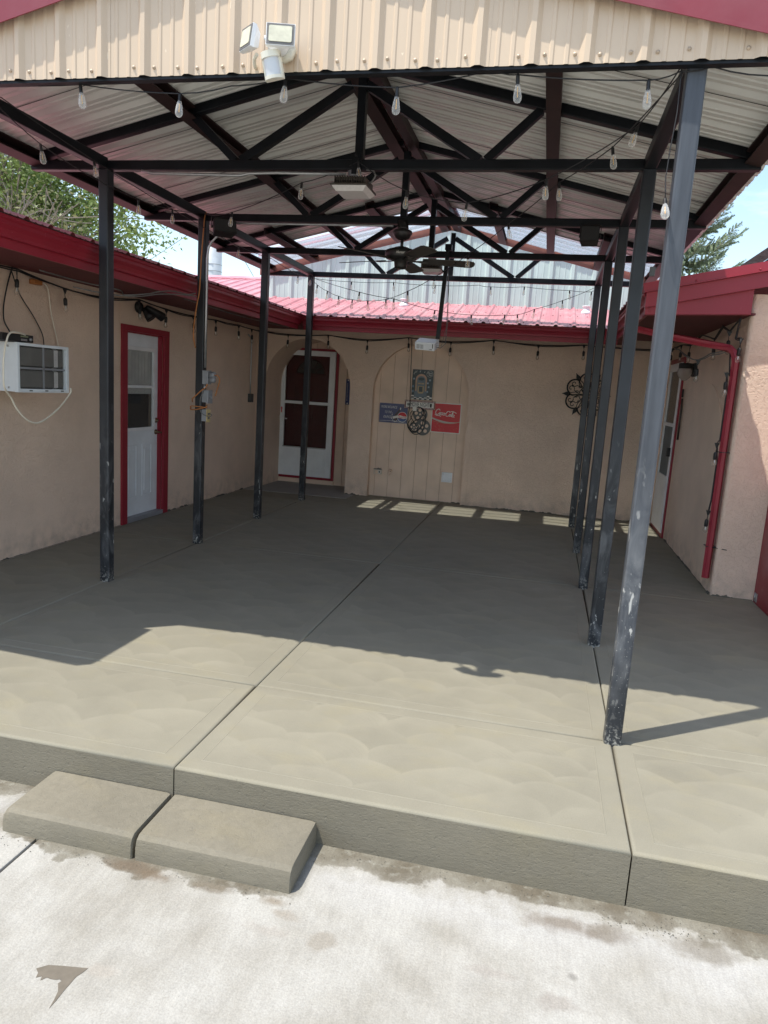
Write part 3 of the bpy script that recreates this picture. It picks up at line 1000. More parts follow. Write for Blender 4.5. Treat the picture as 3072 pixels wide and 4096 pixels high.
while Y0 < 9.3:
    Y1 = min(Y0 + 0.9144, 9.6)
    pts = ribbed(Y0, Y1, None, phase=0.1)
    b = sheet(pts, lambda u: (ER - 0.03, u, 2.608 - 0.03 * SLR), lambda u: (6.2, u, 2.608 + (6.2 - ER) * SLR), nr_)
    b.build('roof_panel', [M['red_roof_glare'], M['red_soffit']], house, fixn=False)
    Y0 = Y1
b = MB()
for yy in (6.32, 6.95, 7.5):
    for k in range(-16, 20):
        for dx in (-0.05, 0.05):
            x = 0.033 + k * 0.2286 + dx
            b.lathe([(0.008, 0), (0.008, 0.006), (0.003, 0.008)], (x, yy, zb0 + (yy - EB) * SLB + 0.001), (0, 0, 1), 6)
o = b.build('roof_screws', mat('rusty screw', (0.09, 0.03, 0.03), 0.6), house)
o['kind'] = 'stuff'
# right wing rake: cap trim, board, boxed eave return
zr = lambda x: 2.636 + (x - 2.09) * SLR
b = MB().prism([(2.075, zr(2.075)), (6.2, zr(6.2)), (6.2, zr(6.2) - 0.078), (2.095, zr(2.095) - 0.078)], lambda x, z: (x, 3.092, z), (0, 0.055, 0))
b.prism([(2.095, zr(2.095) - 0.070), (6.2, zr(6.2) - 0.070), (6.2, zr(6.2) - 0.078), (2.095, zr(2.095) - 0.078)], lambda x, z: (x, 3.080, z), (0, 0.012, 0))
rk = b.build('rake_trim', M['red'], house)
for x in (2.49, 2.96, 3.4):
    MB().lathe([(0.009, 0), (0.009, 0.004), (0.005, 0.007)], (x, 3.0925, zr(x) - 0.055), (0, -1, 0), 8).build('screw', M['red'], rk)
b = MB().prism([(2.115, zr(2.115) - 0.079), (6.2, zr(6.2) - 0.079), (6.2, zr(6.2) - 0.20), (2.115, zr(2.115) - 0.20)], lambda x, z: (x, 3.118, z), (0, 0.04, 0))
b.build('rake_board', M['red'], house)
b = MB().prism([(2.125, zr(2.125) - 0.1), (2.955, zr(2.955) - 0.1), (2.955, 2.424), (2.125, 2.390)], lambda x, z: (x, 3.165, z), (0, 0.10, 0))
b.build('eave_return', M['red'], house)
# left wing gable boards, mostly outside the picture, lengthened to widen the shadow
zl = lambda x: 2.56 + (EL - x) * SLL
b = MB().prism([(-1.885, zl(-1.885) + 0.02), (-6.2, zl(-6.2) + 0.02), (-6.2, zl(-6.2) - 0.16), (-1.885, zl(-1.885) - 0.16)], lambda x, z: (x, -0.72, z), (0, 0.04, 0))
b.build('rake_trim', M['red'], house)
# roof vent pipes
for (x, y) in ((-0.80, 7.28), (1.80, 7.25)):
    z = zb0 + (y - EB) * SLB
    MB().lathe([(0.085, -0.02), (0.06, 0.03), (0.045, 0.04), (0.045, 0.085), (0.06, 0.09), (0.06, 0.10)], (x, y, z), (0, 0, 1), 12).build('vent_pipe', M['white'], house)

# ---- left door
door = empty('door', (-2.98, 3.86, 0.03), parent=house)
b = MB()
b.bbox(XLW - 0.01, XLW + 0.022, 3.385, 3.487, 0.0, 2.12, 0.004)
b.bbox(XLW - 0.01, XLW + 0.022, 4.243, 4.346, 0.0, 2.12, 0.004)
b.bbox(XLW - 0.01, XLW + 0.0235, 3.386, 4.345, 2.058, 2.1205, 0.004)
b.box(XLW - 0.09, XLW - 0.011, 3.4855, 3.50, 0.036, 2.0595)
b.box(XLW - 0.09, XLW - 0.011, 4.230, 4.2445, 0.036, 2.0595)
b.box(XLW - 0.09, XLW - 0.011, 3.5, 4.23, 2.045, 2.0592)
b.build('door_frame', M['red'], door)
xd = XLW - 0.062
b = MB()
ds = [(3.50, 3.565), (4.160, 4.23)]
for y0, y1 in ds: b.box(xd - 0.035, xd, y0, y1, 0.05, 2.045)
b.box(xd - 0.035, xd - 0.0005, 3.565, 4.16, 1.905, 2.045)
b.box(xd - 0.035, xd - 0.0005, 3.565, 4.16, 0.05, 1.0)
leaf = b.build('door_leaf', M['whitedoor'], door)
b = MB()
for (y0, y1, z0, z1) in ((3.56, 3.60, 0.995, 1.91), (4.125, 4.165, 0.995, 1.91), (3.6, 4.125, 1.87, 1.91), (3.6, 4.125, 0.995, 1.03), (3.6, 4.125, 1.465, 1.495)):
    b.bbox(xd - 0.02, xd + 0.014, y0, y1, z0, z1, 0.004)
b.build('window_frame', M['white'], door)
MB().box(xd - 0.016, xd - 0.013, 3.6, 4.125, 1.03, 1.87).build('pane', M['pane'], door)
b = MB()
n = 40
vs = []
for i in range(n + 1):
    y = 3.58 + 0.57 * i / n
    x = xd - 0.032 + 0.010 * math.sin(i * 1.35) + 0.004 * math.sin(i * 0.6)
    vs += [(x, y, 1.40), (x, y, 1.885 - 0.012 * abs(math.sin(i * 0.7)))]
b.add(vs, [(2 * i, 2 * i + 2, 2 * i + 3, 2 * i + 1) for i in range(n)], 0, True)
b.build('curtain', M['curtain'], door)
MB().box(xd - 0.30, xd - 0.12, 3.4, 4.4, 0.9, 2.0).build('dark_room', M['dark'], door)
for (y0, y1) in ((3.585, 3.80), (3.905, 4.11)):
    b = MB()
    for (a0, a1, c0, c1) in ((y0, y1, 0.25, 0.268), (y0, y1, 0.822, 0.84), (y0, y0 + 0.018, 0.268, 0.822), (y1 - 0.018, y1, 0.268, 0.822)):
        b.bbox(xd - 0.004, xd + 0.006, a0, a1, c0, c1, 0.003)
    b.bbox(xd - 0.004, xd + 0.004, y0 + 0.045, y1 - 0.045, 0.31, 0.78, 0.003)
    b.build('door_panel', M['whitedoor'], door)
MB().lathe([(0.030, 0), (0.030, 0.008), (0.016, 0.012), (0.016, 0.03)], (xd, 4.195, 1.10), (1, 0, 0), 14).build('deadbolt', M['brass'], door)
b = MB().lathe([(0.030, 0), (0.030, 0.010), (0.012, 0.016), (0.012, 0.045)], (xd, 4.195, 0.965), (1, 0, 0), 14)
b.tube([(xd + 0.045, 4.195, 0.965), (xd + 0.05, 4.22, 0.96), (xd + 0.048, 4.275, 0.958)], 0.010, 8)
b.build('door_handle', M['brass'], door)
MB().bbox(XLW - 0.10, XLW + 0.02, 3.49, 4.24, 0.0, 0.048, 0.005).build('threshold', M['boxgrey'], door)

# ---- entry storm door in the alcove
sdoor = empty('storm_door', (-2.4, 7.85, 0.08), parent=house)
yd = 7.85
b = MB()
b.bbox(-2.905, -2.868, yd - 0.03, yd + 0.02, 0.076, 2.19, 0.003)
b.bbox(-1.945, -1.905, yd - 0.03, yd + 0.02, 0.076, 2.19, 0.003)
b.bbox(-2.867, -1.946, yd - 0.03, yd + 0.02, 2.152, 2.189, 0.003)
b.bbox(-2.867, -1.946, yd - 0.035, yd + 0.02, 0.076, 0.118, 0.003)
b.build('door_frame', M['red'], sdoor)
b = MB()
for (x0, x1, z0, z1) in ((-2.866, -2.78, 0.12, 2.15), (-2.045, -1.947, 0.12, 2.15), (-2.78, -2.045, 2.07, 2.15), (-2.78, -2.045, 1.295, 1.342), (-2.78, -2.045, 0.12, 0.60)):
    b.bbox(x0, x1, yd - 0.065, yd - 0.031, z0, z1, 0.003)
b.build('door_leaf', M['white'], sdoor)
MB().bbox(-2.79, -2.05, yd - 0.070, yd - 0.06, 0.585, 0.603, 0.003).build('window_sill', M['galv'], sdoor)
b = MB()
for (x0, x1, z0, z1) in ((-2.775, -2.05, 0.52, 0.535), (-2.775, -2.05, 0.20, 0.215), (-2.775, -2.76, 0.215, 0.52), (-2.065, -2.05, 0.215, 0.52)):
    b.bbox(x0, x1, yd - 0.072, yd - 0.062, z0, z1, 0.003)
b.build('kick_panel', M['white'], sdoor)
MB().box(-2.775, -2.05, yd - 0.050, yd - 0.047, 0.605, 2.068).build('pane', M['pane'], sdoor)
# inner red door with fanlight and raised panels
b = MB().box(-2.86, -1.95, yd + 0.03, yd + 0.07, 0.1, 2.15)
inner = b.build('inner_door', M['reddoor'], sdoor)
b = MB()
b.prism([(-2.385 + 0.235 * math.cos(PI * k / 18), 1.785 + 0.225 * math.sin(PI * k / 18)) for k in range(19)], lambda x, z: (x, yd + 0.0295, z), (0, -0.004, 0))
b.build('fanlight', M['fanlite'], inner)
b = MB()
for r_ in (0.245, 0.10):
    b.tube([(-2.385 + r_ * math.cos(PI * k / 16), yd + 0.02, 1.785 + r_ * 0.95 * math.sin(PI * k / 16)) for k in range(17)], 0.008 if r_ > 0.2 else 0.005, 5)
for k in range(1, 6):
    an = PI * k / 6
    b.tube([(-2.385 + 0.1 * math.cos(an), yd + 0.02, 1.785 + 0.095 * math.sin(an)), (-2.385 + 0.24 * math.cos(an), yd + 0.02, 1.785 + 0.23 * math.sin(an))], 0.005, 5)
b.tube([(-2.64, yd + 0.02, 1.785), (-2.13, yd + 0.02, 1.785)], 0.008, 5)
b.build('fanlight_bars', M['reddoor'], inner)
for (x0, x1, z0, z1) in ((-2.66, -2.43, 0.95, 1.60), (-2.34, -2.11, 0.95, 1.60), (-2.66, -2.43, 0.25, 0.80), (-2.34, -2.11, 0.25, 0.80)):
    b = MB()
    for (a0, a1, c0, c1) in ((x0, x1, z0, z0 + 0.02), (x0, x1, z1 - 0.02, z1), (x0, x0 + 0.02, z0 + 0.02, z1 - 0.02), (x1 - 0.02, x1, z0 + 0.02, z1 - 0.02)):
        b.bbox(a0, a1, yd + 0.02, yd + 0.032, c0, c1, 0.004)
    b.build('door_panel', M['reddoor'], inner)
b = MB().bbox(-2.858, -2.825, yd - 0.072, yd - 0.064, 1.01, 1.11, 0.003)
b.tube([(-2.84, yd - 0.07, 1.075), (-2.84, yd - 0.105, 1.075), (-2.80, yd - 0.12, 1.08), (-2.765, yd - 0.12, 1.065), (-2.745, yd - 0.12, 1.05), (-2.71, yd - 0.12, 1.045)], 0.008, 6)
b.build('door_handle', M['white'], sdoor)
b = MB().prism([(-2.836, 1.14), (-2.818, 1.14), (-2.818, 1.205), (-2.810, 1.205), (-2.827, 1.24), (-2.844, 1.205), (-2.836, 1.205)], lambda x, z: (x, yd - 0.0665, z), (0, 0.002, 0))
b.build('arrow_sticker', M['signred'], sdoor)

# ---- right wing door
rdoor = empty('screen_door', (XRW, 6.5, 0.05), parent=house)
xr = XRW
b = MB()
b.bbox(xr - 0.02, xr + 0.01, 5.985, 6.045, 0.0, 2.24, 0.003)
b.bbox(xr - 0.02, xr + 0.01, 6.90, 6.96, 0.0, 2.24, 0.003)
b.bbox(xr - 0.021, xr + 0.01, 5.986, 6.959, 2.18, 2.239, 0.003)
b.bbox(xr - 0.021, xr + 0.01, 5.986, 6.959, 0.0, 0.05, 0.003)
b.build('door_frame', M['red'], rdoor)
b = MB()
for (y0, y1, z0, z1) in ((6.047, 6.12, 0.052, 2.178), (6.82, 6.898, 0.052, 2.178), (6.12, 6.82, 2.08, 2.178), (6.12, 6.82, 1.385, 1.43), (6.12, 6.82, 0.052, 0.76)):
    b.bbox(xr - 0.033, xr + 0.005, y0, y1, z0, z1, 0.003)
b.build('door_leaf', M['white'], rdoor)
MB().box(xr - 0.016, xr - 0.013, 6.12, 6.82, 1.43, 2.08).build('pane', M['pane'], rdoor)
MB().box(xr - 0.010, xr - 0.002, 6.12, 6.82, 1.43, 2.08).build('blind', M['blind'], rdoor)
MB().box(xr - 0.016, xr - 0.002, 6.12, 6.82, 0.76, 1.385).build('screen', mat('grey insect screen', (0.14, 0.16, 0.17), 0.7), rdoor)
MB().bbox(xr - 0.075, xr - 0.033, 6.065, 6.10, 1.02, 1.13, 0.006).build('door_handle', M['black'], rdoor)

# ---- red gate door on the far right, opening on the camera side of the wing
gate = empty('red_door', (3.34, 2.8, 0), parent=house)
MB().bbox(3.332, 3.39, 2.30, 3.232, -0.02, 2.1, 0.004).build('door_leaf', panel_mat('red chipped door', (0.27, 0.016, 0.03), 0.45, chalk=0.2), gate)
MB().bbox(3.334, 3.42, 3.236, 3.268, -0.02, 2.15, 0.003).build('door_frame', M['red'], gate)
b = MB().bbox(3.326, 3.3335, 3.150, 3.225, 0.012, 0.085, 0.001)
b.tube([(3.324, 3.197, 0.012), (3.324, 3.197, 0.085)], 0.006, 8)
b.build('hinge', M['galv'], gate)
MB().bbox(3.336, 3.6, 2.20, 3.25, -0.12, -0.022, 0.004).build('threshold', M['siding'], gate)
MB().box(3.395, 3.6, 1.2, 3.26, -0.3, 2.6).build('wall', M['stucco'], house)

# ---- downspout from the right gutter
b = MB()


def spout(b, path, w=0.090, d=0.064):
    path = [Vector(q) for q in path]
    n = 16
    rings = []
    for i, q in enumerate(path):
        tdir = (path[min(i + 1, len(path) - 1)] - path[max(i - 1, 0)]).normalized()
        side = tdir.cross(Vector((1, -0.4, 0.0)).normalized())
        if side.length < 0.05: side = Vector((0, 1, 0))
        side.normalize()
        nn = side.cross(tdir).normalized()
        ring = []
        for k in range(n):
            an = 2 * PI * k / n
            cx, cy = math.cos(an), math.sin(an)
            sq = 1 / max(abs(cx), abs(cy))
            rr_ = min(sq, 1.18) * (1.0 if k % 2 == 0 else 0.90)
            ring.append(q + side * (cx * rr_ * w / 2) + nn * (cy * rr_ * d / 2))
        rings.append(ring)
    vs = [v for r_ in rings for v in r_]
    fs = []
    for i in range(len(rings) - 1):
        for k in range(n):
            fs.append((i * n + k, i * n + (k + 1) % n, (i + 1) * n + (k + 1) % n, (i + 1) * n + k))
    fs += [tuple(range(n)), tuple((len(rings) - 1) * n + k for k in range(n))]
    b.add(vs, fs, 0, False)


top = [(2.10, 3.70, 2.45), (2.10, 3.70, 2.36)]
run = [(2.12, 3.68, 2.318), (2.45, 3.56, 2.248), (2.70, 3.47, 2.200), (2.84, 3.42, 2.172)]
arc = [(2.885, 3.395, 2.155), (2.915, 3.375, 2.125), (2.930, 3.362, 2.085), (2.934, 3.355, 2.04)]
down = [(2.934, 3.350, 1.6), (2.934, 3.345, 0.9), (2.934, 3.340, 0.42), (2.934, 3.338, 0.145)]
spout(b, top + run + arc + down)
sp_ = b.build('downspout', M['red'], house)
for z in (1.27, 0.43):
    MB().bbox(2.893, 2.985, 3.30, 3.392, z, z + 0.006, 0.001).build('strap', M['black'], sp_)
MB().tube([(2.94, 3.30, 0.43), (3.06, 3.26, 0.425)], 0.004, 5).build('strap_end', M['black'], sp_)

# ================================================================== METAL BUILDING BEHIND
shop = empty('metal_building', (-0.2, 9.6, -0.3), 'white metal building whose ribbed gable wall rises behind the back roof', 'building')
X0 = -3.06
while X0 < 2.7:
    X1 = min(X0 + 0.9144, 2.75)
    pts = ribbed(X0, X1, None, ribs=0.3048, phase=0.05, h=0.03, bw=0.045, tw=0.02)
    zt = lambda u: 4.30 - 0.25 * abs(u + 0.15)
    b = sheet(pts, lambda u: (u, 7.62, 2.55), lambda u: (u, 7.62, zt(u)), (0, -1, 0))
    b.build('wall_panel', [M['white_sheet'], M['white_sheet']], shop, fixn=False)
    X0 = X1
b = MB().prism([(-3.2, 3.52), (-0.15, 4.29), (2.9, 3.52), (2.9, 3.60), (-0.15, 4.37), (-3.2, 3.60)], lambda x, z: (x, 7.5, z), (0, 6, 0))
b.build('roof', M['red_roof_glare'], shop)
b = MB().box(-3.05, -2.95, 7.64, 12, -0.3, 3.5).box(2.65, 2.74, 7.64, 12, -0.3, 3.5).box(-3.0, 2.7, 12, 12.1, -0.3, 3.5)
b.build('wall', M['white_sheet'], shop)

# ================================================================== PATIO COVER
cover = empty('patio_cover', (0, 3, 0), 'black steel truss patio cover with red ribbed metal roof', 'patio cover')
YT = [0.04, 1.485, 3.015, 4.54, 6.16]
PW = 0.08
ZC = 3.05
SL = 0.242
PX = (-1.865, 1.865)
ZRF = 3.742                    # roof underside at the ridge
n_p = 0
for px in PX:
    for y in YT:
        b = MB().bar((px, y, -0.05), (px, y, ZC), PW, PW, (0, 1, 0), r=0.010)
        b.build('post', M['steel_front' if y < 0.1 else 'steel'], cover, origin=(px, y, 0))
for px in PX:
    for i in range(4):
        MB().bar((px, YT[i] + 0.035, ZC + 0.041), (px, YT[i + 1] - 0.035, ZC + 0.041), 0.076, 0.078, r=0.008).build('beam', M['steel_top'], cover)
for ti, y in enumerate(YT):
    tr = empty('truss', (0, y, ZC), parent=cover)
    MB().bar((-2.46, y, ZC + 0.032), (2.49, y, ZC + 0.032), 0.062, 0.064, r=0.006).build('bottom_chord', M['steel_top'], tr)
    for sg in (-1, 1):
        x1 = sg * 2.44
        b = MB().bar((x1, y, ZC + 0.085), (sg * 0.02, y, ZC + 0.085 + SL * 2.42 - 0.005), 0.060, 0.060, r=0.005)
        b.build('top_chord', M['steel_top'], tr)
        pk = (sg * 0.05, y, 3.575)
        zt = lambda x: ZC + 0.085 + SL * (2.44 - abs(x)) - 0.03
        f1 = (sg * 0.82, y, ZC + 0.062)
        f2 = (sg * 1.18, y, zt(1.18) - 0.005)
        MB().bar(pk, f1, 0.052, 0.056).build('web', M['steel_top'], tr)
        MB().bar((sg * 0.86, y, ZC + 0.062), f2, 0.050, 0.052).build('web', M['steel_top'], tr)
    MB().bar((0.02, y, ZC + 0.06), (0.02, y, 3.64), 0.055, 0.055, (0, 1, 0)).build('king_post', M['steel_top'], tr)


def purlin(x, y0, y1, flip=1):
    z = ZRF - SL * abs(x) - 0.004
    sg = -1 if x < 0 else 1
    # C channel: web + two flanges
    b = MB()
    tilt = -SL * sg
    def f(a, c): return (x + a * flip, y0, z + c + tilt * a * flip)
    b.prism([(-0.045, -0.075), (0.045, -0.075), (0.045, -0.068), (-0.038, -0.068), (-0.038, -0.008), (0.045, -0.008), (0.045, 0.0), (-0.045, 0.0)], f, (0, y1 - y0, 0))
    b.build('purlin', M['purlin'], cover)


for x in (-2.40, -1.20, -0.075, 0.075, 1.255, 2.44):
    purlin(x, -0.03, 6.10, 1 if x < 0 else -1)
for x in (-1.80, -0.66, 0.66, 1.83):
    purlin(x, 4.40, 6.10, 1)
# roof sheets
YR0, YR1, YR2 = -0.075, 5.12, 6.09
for sg in (-1, 1):
    nrm = (SL * sg, 0, 1)
    ys = [YR0, 0.80, 1.7144, 2.6288, 3.5432, 4.4576, YR1 + 0.03]
    for i in range(6):
        pts = ribbed(ys[i], ys[i + 1], None, phase=0.75, h=0.030, bw=0.040, tw=0.015, minor=0.007)
        b = sheet(pts, lambda u: (sg * 0.03, u, ZRF - SL * 0.03 + 0.001 * (i % 2)), lambda u: (sg * 2.56, u, ZRF - SL * 2.56 + 0.001 * (i % 2)), nrm)
        b.build('roof_panel', [M['red_roof_glare'], M['roof_under']], cover, fixn=False)
        if i:
            MB().bar((sg * 0.03, ys[i] + 0.035, ZRF - SL * 0.03 - 0.001), (sg * 2.55, ys[i] + 0.035, ZRF - SL * 2.55 - 0.001), 0.004, 0.002).build('sheet_lap', M['dark'], cover)
    pts = []
    u = YR1
    k = 0
    while u < YR2:
        if k % 3 == 0: pts += [(u, 0.0, 0), (u + 0.004, 0.0, 1), (u + 0.018, 0.020, 1), (u + 0.034, 0.020, 1), (u + 0.048, 0.0, 0)]
        else: pts += [(u, 0.0, 0), (u + 0.018, 0.0, 0), (u + 0.026, 0.007, 0), (u + 0.036, 0.007, 0), (u + 0.044, 0.0, 0)]
        u += 0.0762
        k += 1
    pts.append((YR2, 0, 0))
    pts = [q for q in pts if q[0] <= YR2]
    b = MB()
    n = len(pts)
    nv = Vector(nrm).normalized()
    vs = [Vector((sg * 0.03, q[0], ZRF - SL * 0.03 + 0.006)) + nv * q[1] for q in pts] + [Vector((sg * 2.56, q[0], ZRF - SL * 2.56 + 0.006)) + nv * q[1] for q in pts]
    b.add(vs, [(i, i + 1, i + 1 + n, i + n) for i in range(n - 1)])
    b.m = [q[2] for q in pts[:-1]]
    o = b.build('clear_panel', [M['clear'], M['clear_rib']], cover, fixn=False)
    # rear rake trim
    zq = lambda x: ZRF - SL * abs(x)
    x1 = sg * 2.58
    b = MB().prism([(sg * 0.0, zq(0) + 0.02), (x1, zq(x1) + 0.02), (x1, zq(x1) - 0.075), (0, zq(0) - 0.075)], lambda x, z: (x, 6.095, z), (0, 0.03, 0))
    b.build('rake_trim', mat('weathered red trim', (0.26, 0.09, 0.065), 0.6), cover)
b = MB().prism([(-0.16, ZRF - 0.02), (0, ZRF + 0.025), (0.16, ZRF - 0.02), (0.16, ZRF - 0.008), (0, ZRF + 0.04), (-0.16, ZRF - 0.008)], lambda x, z: (x, YR0 - 0.03, z), (0, 6.1, 0))
b.build('ridge_cap', M['red_roof_glare'], cover)

# front gable sheets
YG = -0.046
zg = lambda x: 3.705 - 0.245 * abs(x)
scr_proto = None
gxs = [-2.56, -1.74, -0.826, 0.088, 1.002, 1.917, 2.56]
ZGB = 3.036
for i in range(6):
    x0, x1 = gxs[i], gxs[i + 1]
    pts = ribbed(x0, x1, None, phase=-0.875, h=0.019, bw=0.032, tw=0.011, minor=0.004)
    if x0 < 0 < x1 and not any(abs(q[0]) < 1e-6 for q in pts):
        pts.append((0.0, 0.0)); pts.sort()
    dy = 0.0015 * (i % 2)
    b = sheet(pts, lambda u: (u, YG - dy, ZGB), lambda u: (u, YG - dy, max(ZGB + 0.01, zg(u) - 0.005)), (0, -1, 0), tk=0.001)
    g = b.build('gable_panel', [M['gable'], M['gable']], cover, origin=((x0 + x1) / 2, YG, ZGB), fixn=False)
    k = math.ceil((x0 + 0.02 + 0.875) / 0.2286)
    c = -0.875 + (k - 1) * 0.2286
    while c < x1:
        for dx in (-0.052, 0.052):
            x = c + dx
            if x0 + 0.02 < x < x1 - 0.02:
                z = ZGB + 0.037 + random.uniform(-0.008, 0.008)
                if scr_proto is None:
                    b = MB().lathe([(0.0075, 0), (0.0085, 0.0015), (0.0085, 0.003), (0.0048, 0.0035), (0.0048, 0.008)], (x, YG - 0.002, z), (0, -1, 0), 8)
                    scr_proto = b.build('screw', M['screw'], g, origin=(x, YG - 0.002, z))
                else:
                    copy_obj(scr_proto, (x + random.uniform(-0.004, 0.004), YG - 0.002 - dy, z), g)
        c += 0.2286
# black trim under the sheets and red rake trim
pts = ribbed(-2.56, 2.56, None, phase=-0.875, h=0.019, bw=0.032, tw=0.011, minor=0.0)
MB().box(-2.5, 2.5, YG + 0.003, -0.005, ZGB - 0.012, ZGB + 0.05).build('sill_trim', M['steel_top'], cover)
for sg in (-1, 1):
    x1 = sg * 2.62
    # vertical leg and lower hem
    b = MB().prism([(0, zg(0) + 0.012), (x1, zg(x1) + 0.012), (x1, zg(x1) - 0.080), (0, zg(0) - 0.080)], lambda x, z: (x, -0.098, z), (0, 0.012, 0))
    b.prism([(0, zg(0) - 0.068), (x1, zg(x1) - 0.068), (x1, zg(x1) - 0.088), (0, zg(0) - 0.088)], lambda x, z: (x, -0.104, z), (0, 0.006, 0))
    b.prism([(0, zg(0) + 0.030), (x1, zg(x1) + 0.030), (x1, zg(x1) + 0.012), (0, zg(0) + 0.012)], lambda x, z: (x, -0.098, z), (0, 0.14, 0))
    b.build('rake_trim', M['red_rake'], cover)

# ================================================================== STRING LIGHTS
def bulb_proto():
    """teardrop filament bulb hanging from a black socket, top of socket at the origin"""
    g = MB().lathe([(0.0075, -0.024), (0.010, -0.032), (0.0155, -0.055), (0.0185, -0.078), (0.0175, -0.092), (0.011, -0.101), (0.003, -0.1035)], n=12)
    glass = g.build('bulb', M['bulb'], origin=(0, 0, 0))
    s = MB().lathe([(0.004, 0.012), (0.006, 0.010), (0.0085, 0.0), (0.0085, -0.024), (0.0095, -0.026), (0.0095, -0.031)], n=10)
    so = s.build('socket', M['black'], glass, origin=(0, 0, 0))
    f = MB().bar((0, 0, -0.04), (0, 0, -0.08), 0.004, 0.0025, (0, 1, 0))
    fi = f.build('filament', M['filament'], glass, origin=(0, 0, 0))
    return glass, so, fi


def globe_proto():
    """round bulb on a short drop with a black socket; top of the drop at the origin"""
    g = MB().lathe([(0.011, -0.135), (0.016, -0.148), (0.0215, -0.165), (0.021, -0.178), (0.014, -0.190), (0.004, -0.195)], n=12)
    glass = g.build('bulb', M['bulb2'], origin=(0, 0, 0))
    s = MB().lathe([(0.004, -0.07), (0.013, -0.076), (0.0165, -0.088), (0.0165, -0.132), (0.013, -0.138)], n=12)
    s.tube([(0, 0, 0.0), (0.002, 0, -0.035), (0, 0, -0.076)], 0.0035, 6)
    s.add([(-0.022, 0, 0.006), (0.022, 0, 0.006), (0.004, 0, -0.038), (-0.004, 0, -0.038), (-0.022, 0.006, 0.006), (0.022, 0.006, 0.006), (0.004, 0.006, -0.038), (-0.004, 0.006, -0.038)],
          [(0, 1, 2, 3), (7, 6, 5, 4), (0, 4, 5, 1), (1, 5, 6, 2), (2, 6, 7, 3), (3, 7, 4, 0)])
    so = s.build('socket', M['black'], glass, origin=(0, 0, 0))
    f = MB().lathe([(0.004, -0.14), (0.005, -0.16), (0.003, -0.17)], n=6)
    fi = f.build('filament', M['white'], glass, origin=(0, 0, 0))
    return glass, so, fi


PB = bulb_proto()
PG = globe_proto()
USED = {}


def hang_bulb(kind, loc, parent, rot):
    pr = PB if kind == 'b' else PG
    if kind not in USED:
        USED[kind] = 1
        g = pr[0]
        g.parent = parent
        loc = Vector(loc)
        WL[g] = loc
        g.location = loc - WL[parent]
        g.rotation_euler = rot
        return g
    g = copy_obj(pr[0], loc, parent, rot)
    for ch in pr[1:]:
        c = ch.copy(); COL.objects.link(c)
        c.parent = g
        c.location = (0, 0, 0)
    return g


def string_light(name, label, pts, kind, r=0.0032, sag=0.02, matw='cable', tilt=9, group='string lights'):
    """pts: (x, y, z, has_bulb)"""
    root = empty(name, pts[0][:3], label, 'string lights', group)
    path = []
    for i in range(len(pts) - 1):
        a, c = Vector(pts[i][:3]), Vector(pts[i + 1][:3])
        n = max(3, int((c - a).length / 0.10))
        for k in range(n):
            u = k / n
            path.append(a.lerp(c, u) - Vector((0, 0, sag * 4 * u * (1 - u))))
    path.append(Vector(pts[-1][:3]))
    MB().tube(path, r, 5).build('wire', M[matw], root)
    if kind == 'g':      # second, slightly looser run of the doubled cable
        p2 = [q + Vector((0.006, 0.004, -0.008 * (1 + math.sin(i * 0.5)))) for i, q in enumerate(path)]
        MB().tube(p2, r * 0.8, 4).build('wire', M[matw], root)
    for (x, y, z, fl) in pts:
        if fl:
            tl = fl if isinstance(fl, tuple) else (random.uniform(-tilt, tilt), random.uniform(-tilt, tilt))
            hang_bulb(kind, (x, y, z - 0.008), root, (R(tl[0]), R(tl[1]), random.uniform(0, 6)))
    return root


string_light('string_light', 'string of clear bulbs looping along the lower edge of the front gable',
             [(-1.88, 0.0, 3.04, 0), (-1.488, 0.0, 3.040, 0), (-1.025, 0, 3.028, 1), (-0.483, 0, 2.975, 1), (-0.217, 0, 3.003, 0), (0.055, 0, 3.032, 1), (0.592, 0, 2.979, 1),
              (1.016, 0, 3.042, 0), (1.128, 0, 3.019, 1), (1.676, 0, 2.984, 1), (1.80, 0.0, 3.016, 0), (1.92, 0.0, 3.03, 0), (2.14, 0, 2.99, 0), (2.45, 0.02, 3.03, 0)], 'b', sag=0.008)
string_light('string_light', 'string of bulbs hung inside the left beam, nearest the wall',
             [(-1.80, 0.08, 3.08, 0), (-1.79, 0.356, 3.06, 0), (-1.79, 0.692, 2.976, (8, 16)), (-1.79, 1.2, 2.93, 0), (-1.79, 1.786, 2.929, 1), (-1.79, 2.30, 2.98, 1), (-1.80, 2.93, 3.10, 0)], 'b', sag=0.006)
string_light('string_light', 'string of bulbs clipped along the left beam towards the back corner',
             [(-1.81, 0.08, 3.12, 0), (-1.79, 0.371, 3.119, 0), (-1.79, 1.231, 3.044, (4, 10)), (-1.79, 2.4, 2.98, 0), (-1.79, 3.63, 2.95, 1), (-1.79, 4.53, 2.99, 0), (-1.79, 5.419, 2.96, 1), (-1.83, 6.1, 3.03, 0)], 'b', sag=0.006)
string_light('string_light', 'string of bulbs swagged from front right post to first lamp and second left post',
             [(1.80, 0.02, 3.04, 0), (1.700, 0.63, 3.02, (-6, -16)), (1.265, 0.952, 2.853, 1), (0.771, 1.38, 2.83, 1), (0.351, 1.50, 2.93, (0, 8)), (0.030, 1.42, 3.09, (5, 12)), (-0.437, 1.65, 3.02, (0, -8)),
              (-1.19, 2.154, 2.933, 1), (-1.84, 2.95, 3.10, 0)], 'b', sag=0.015)
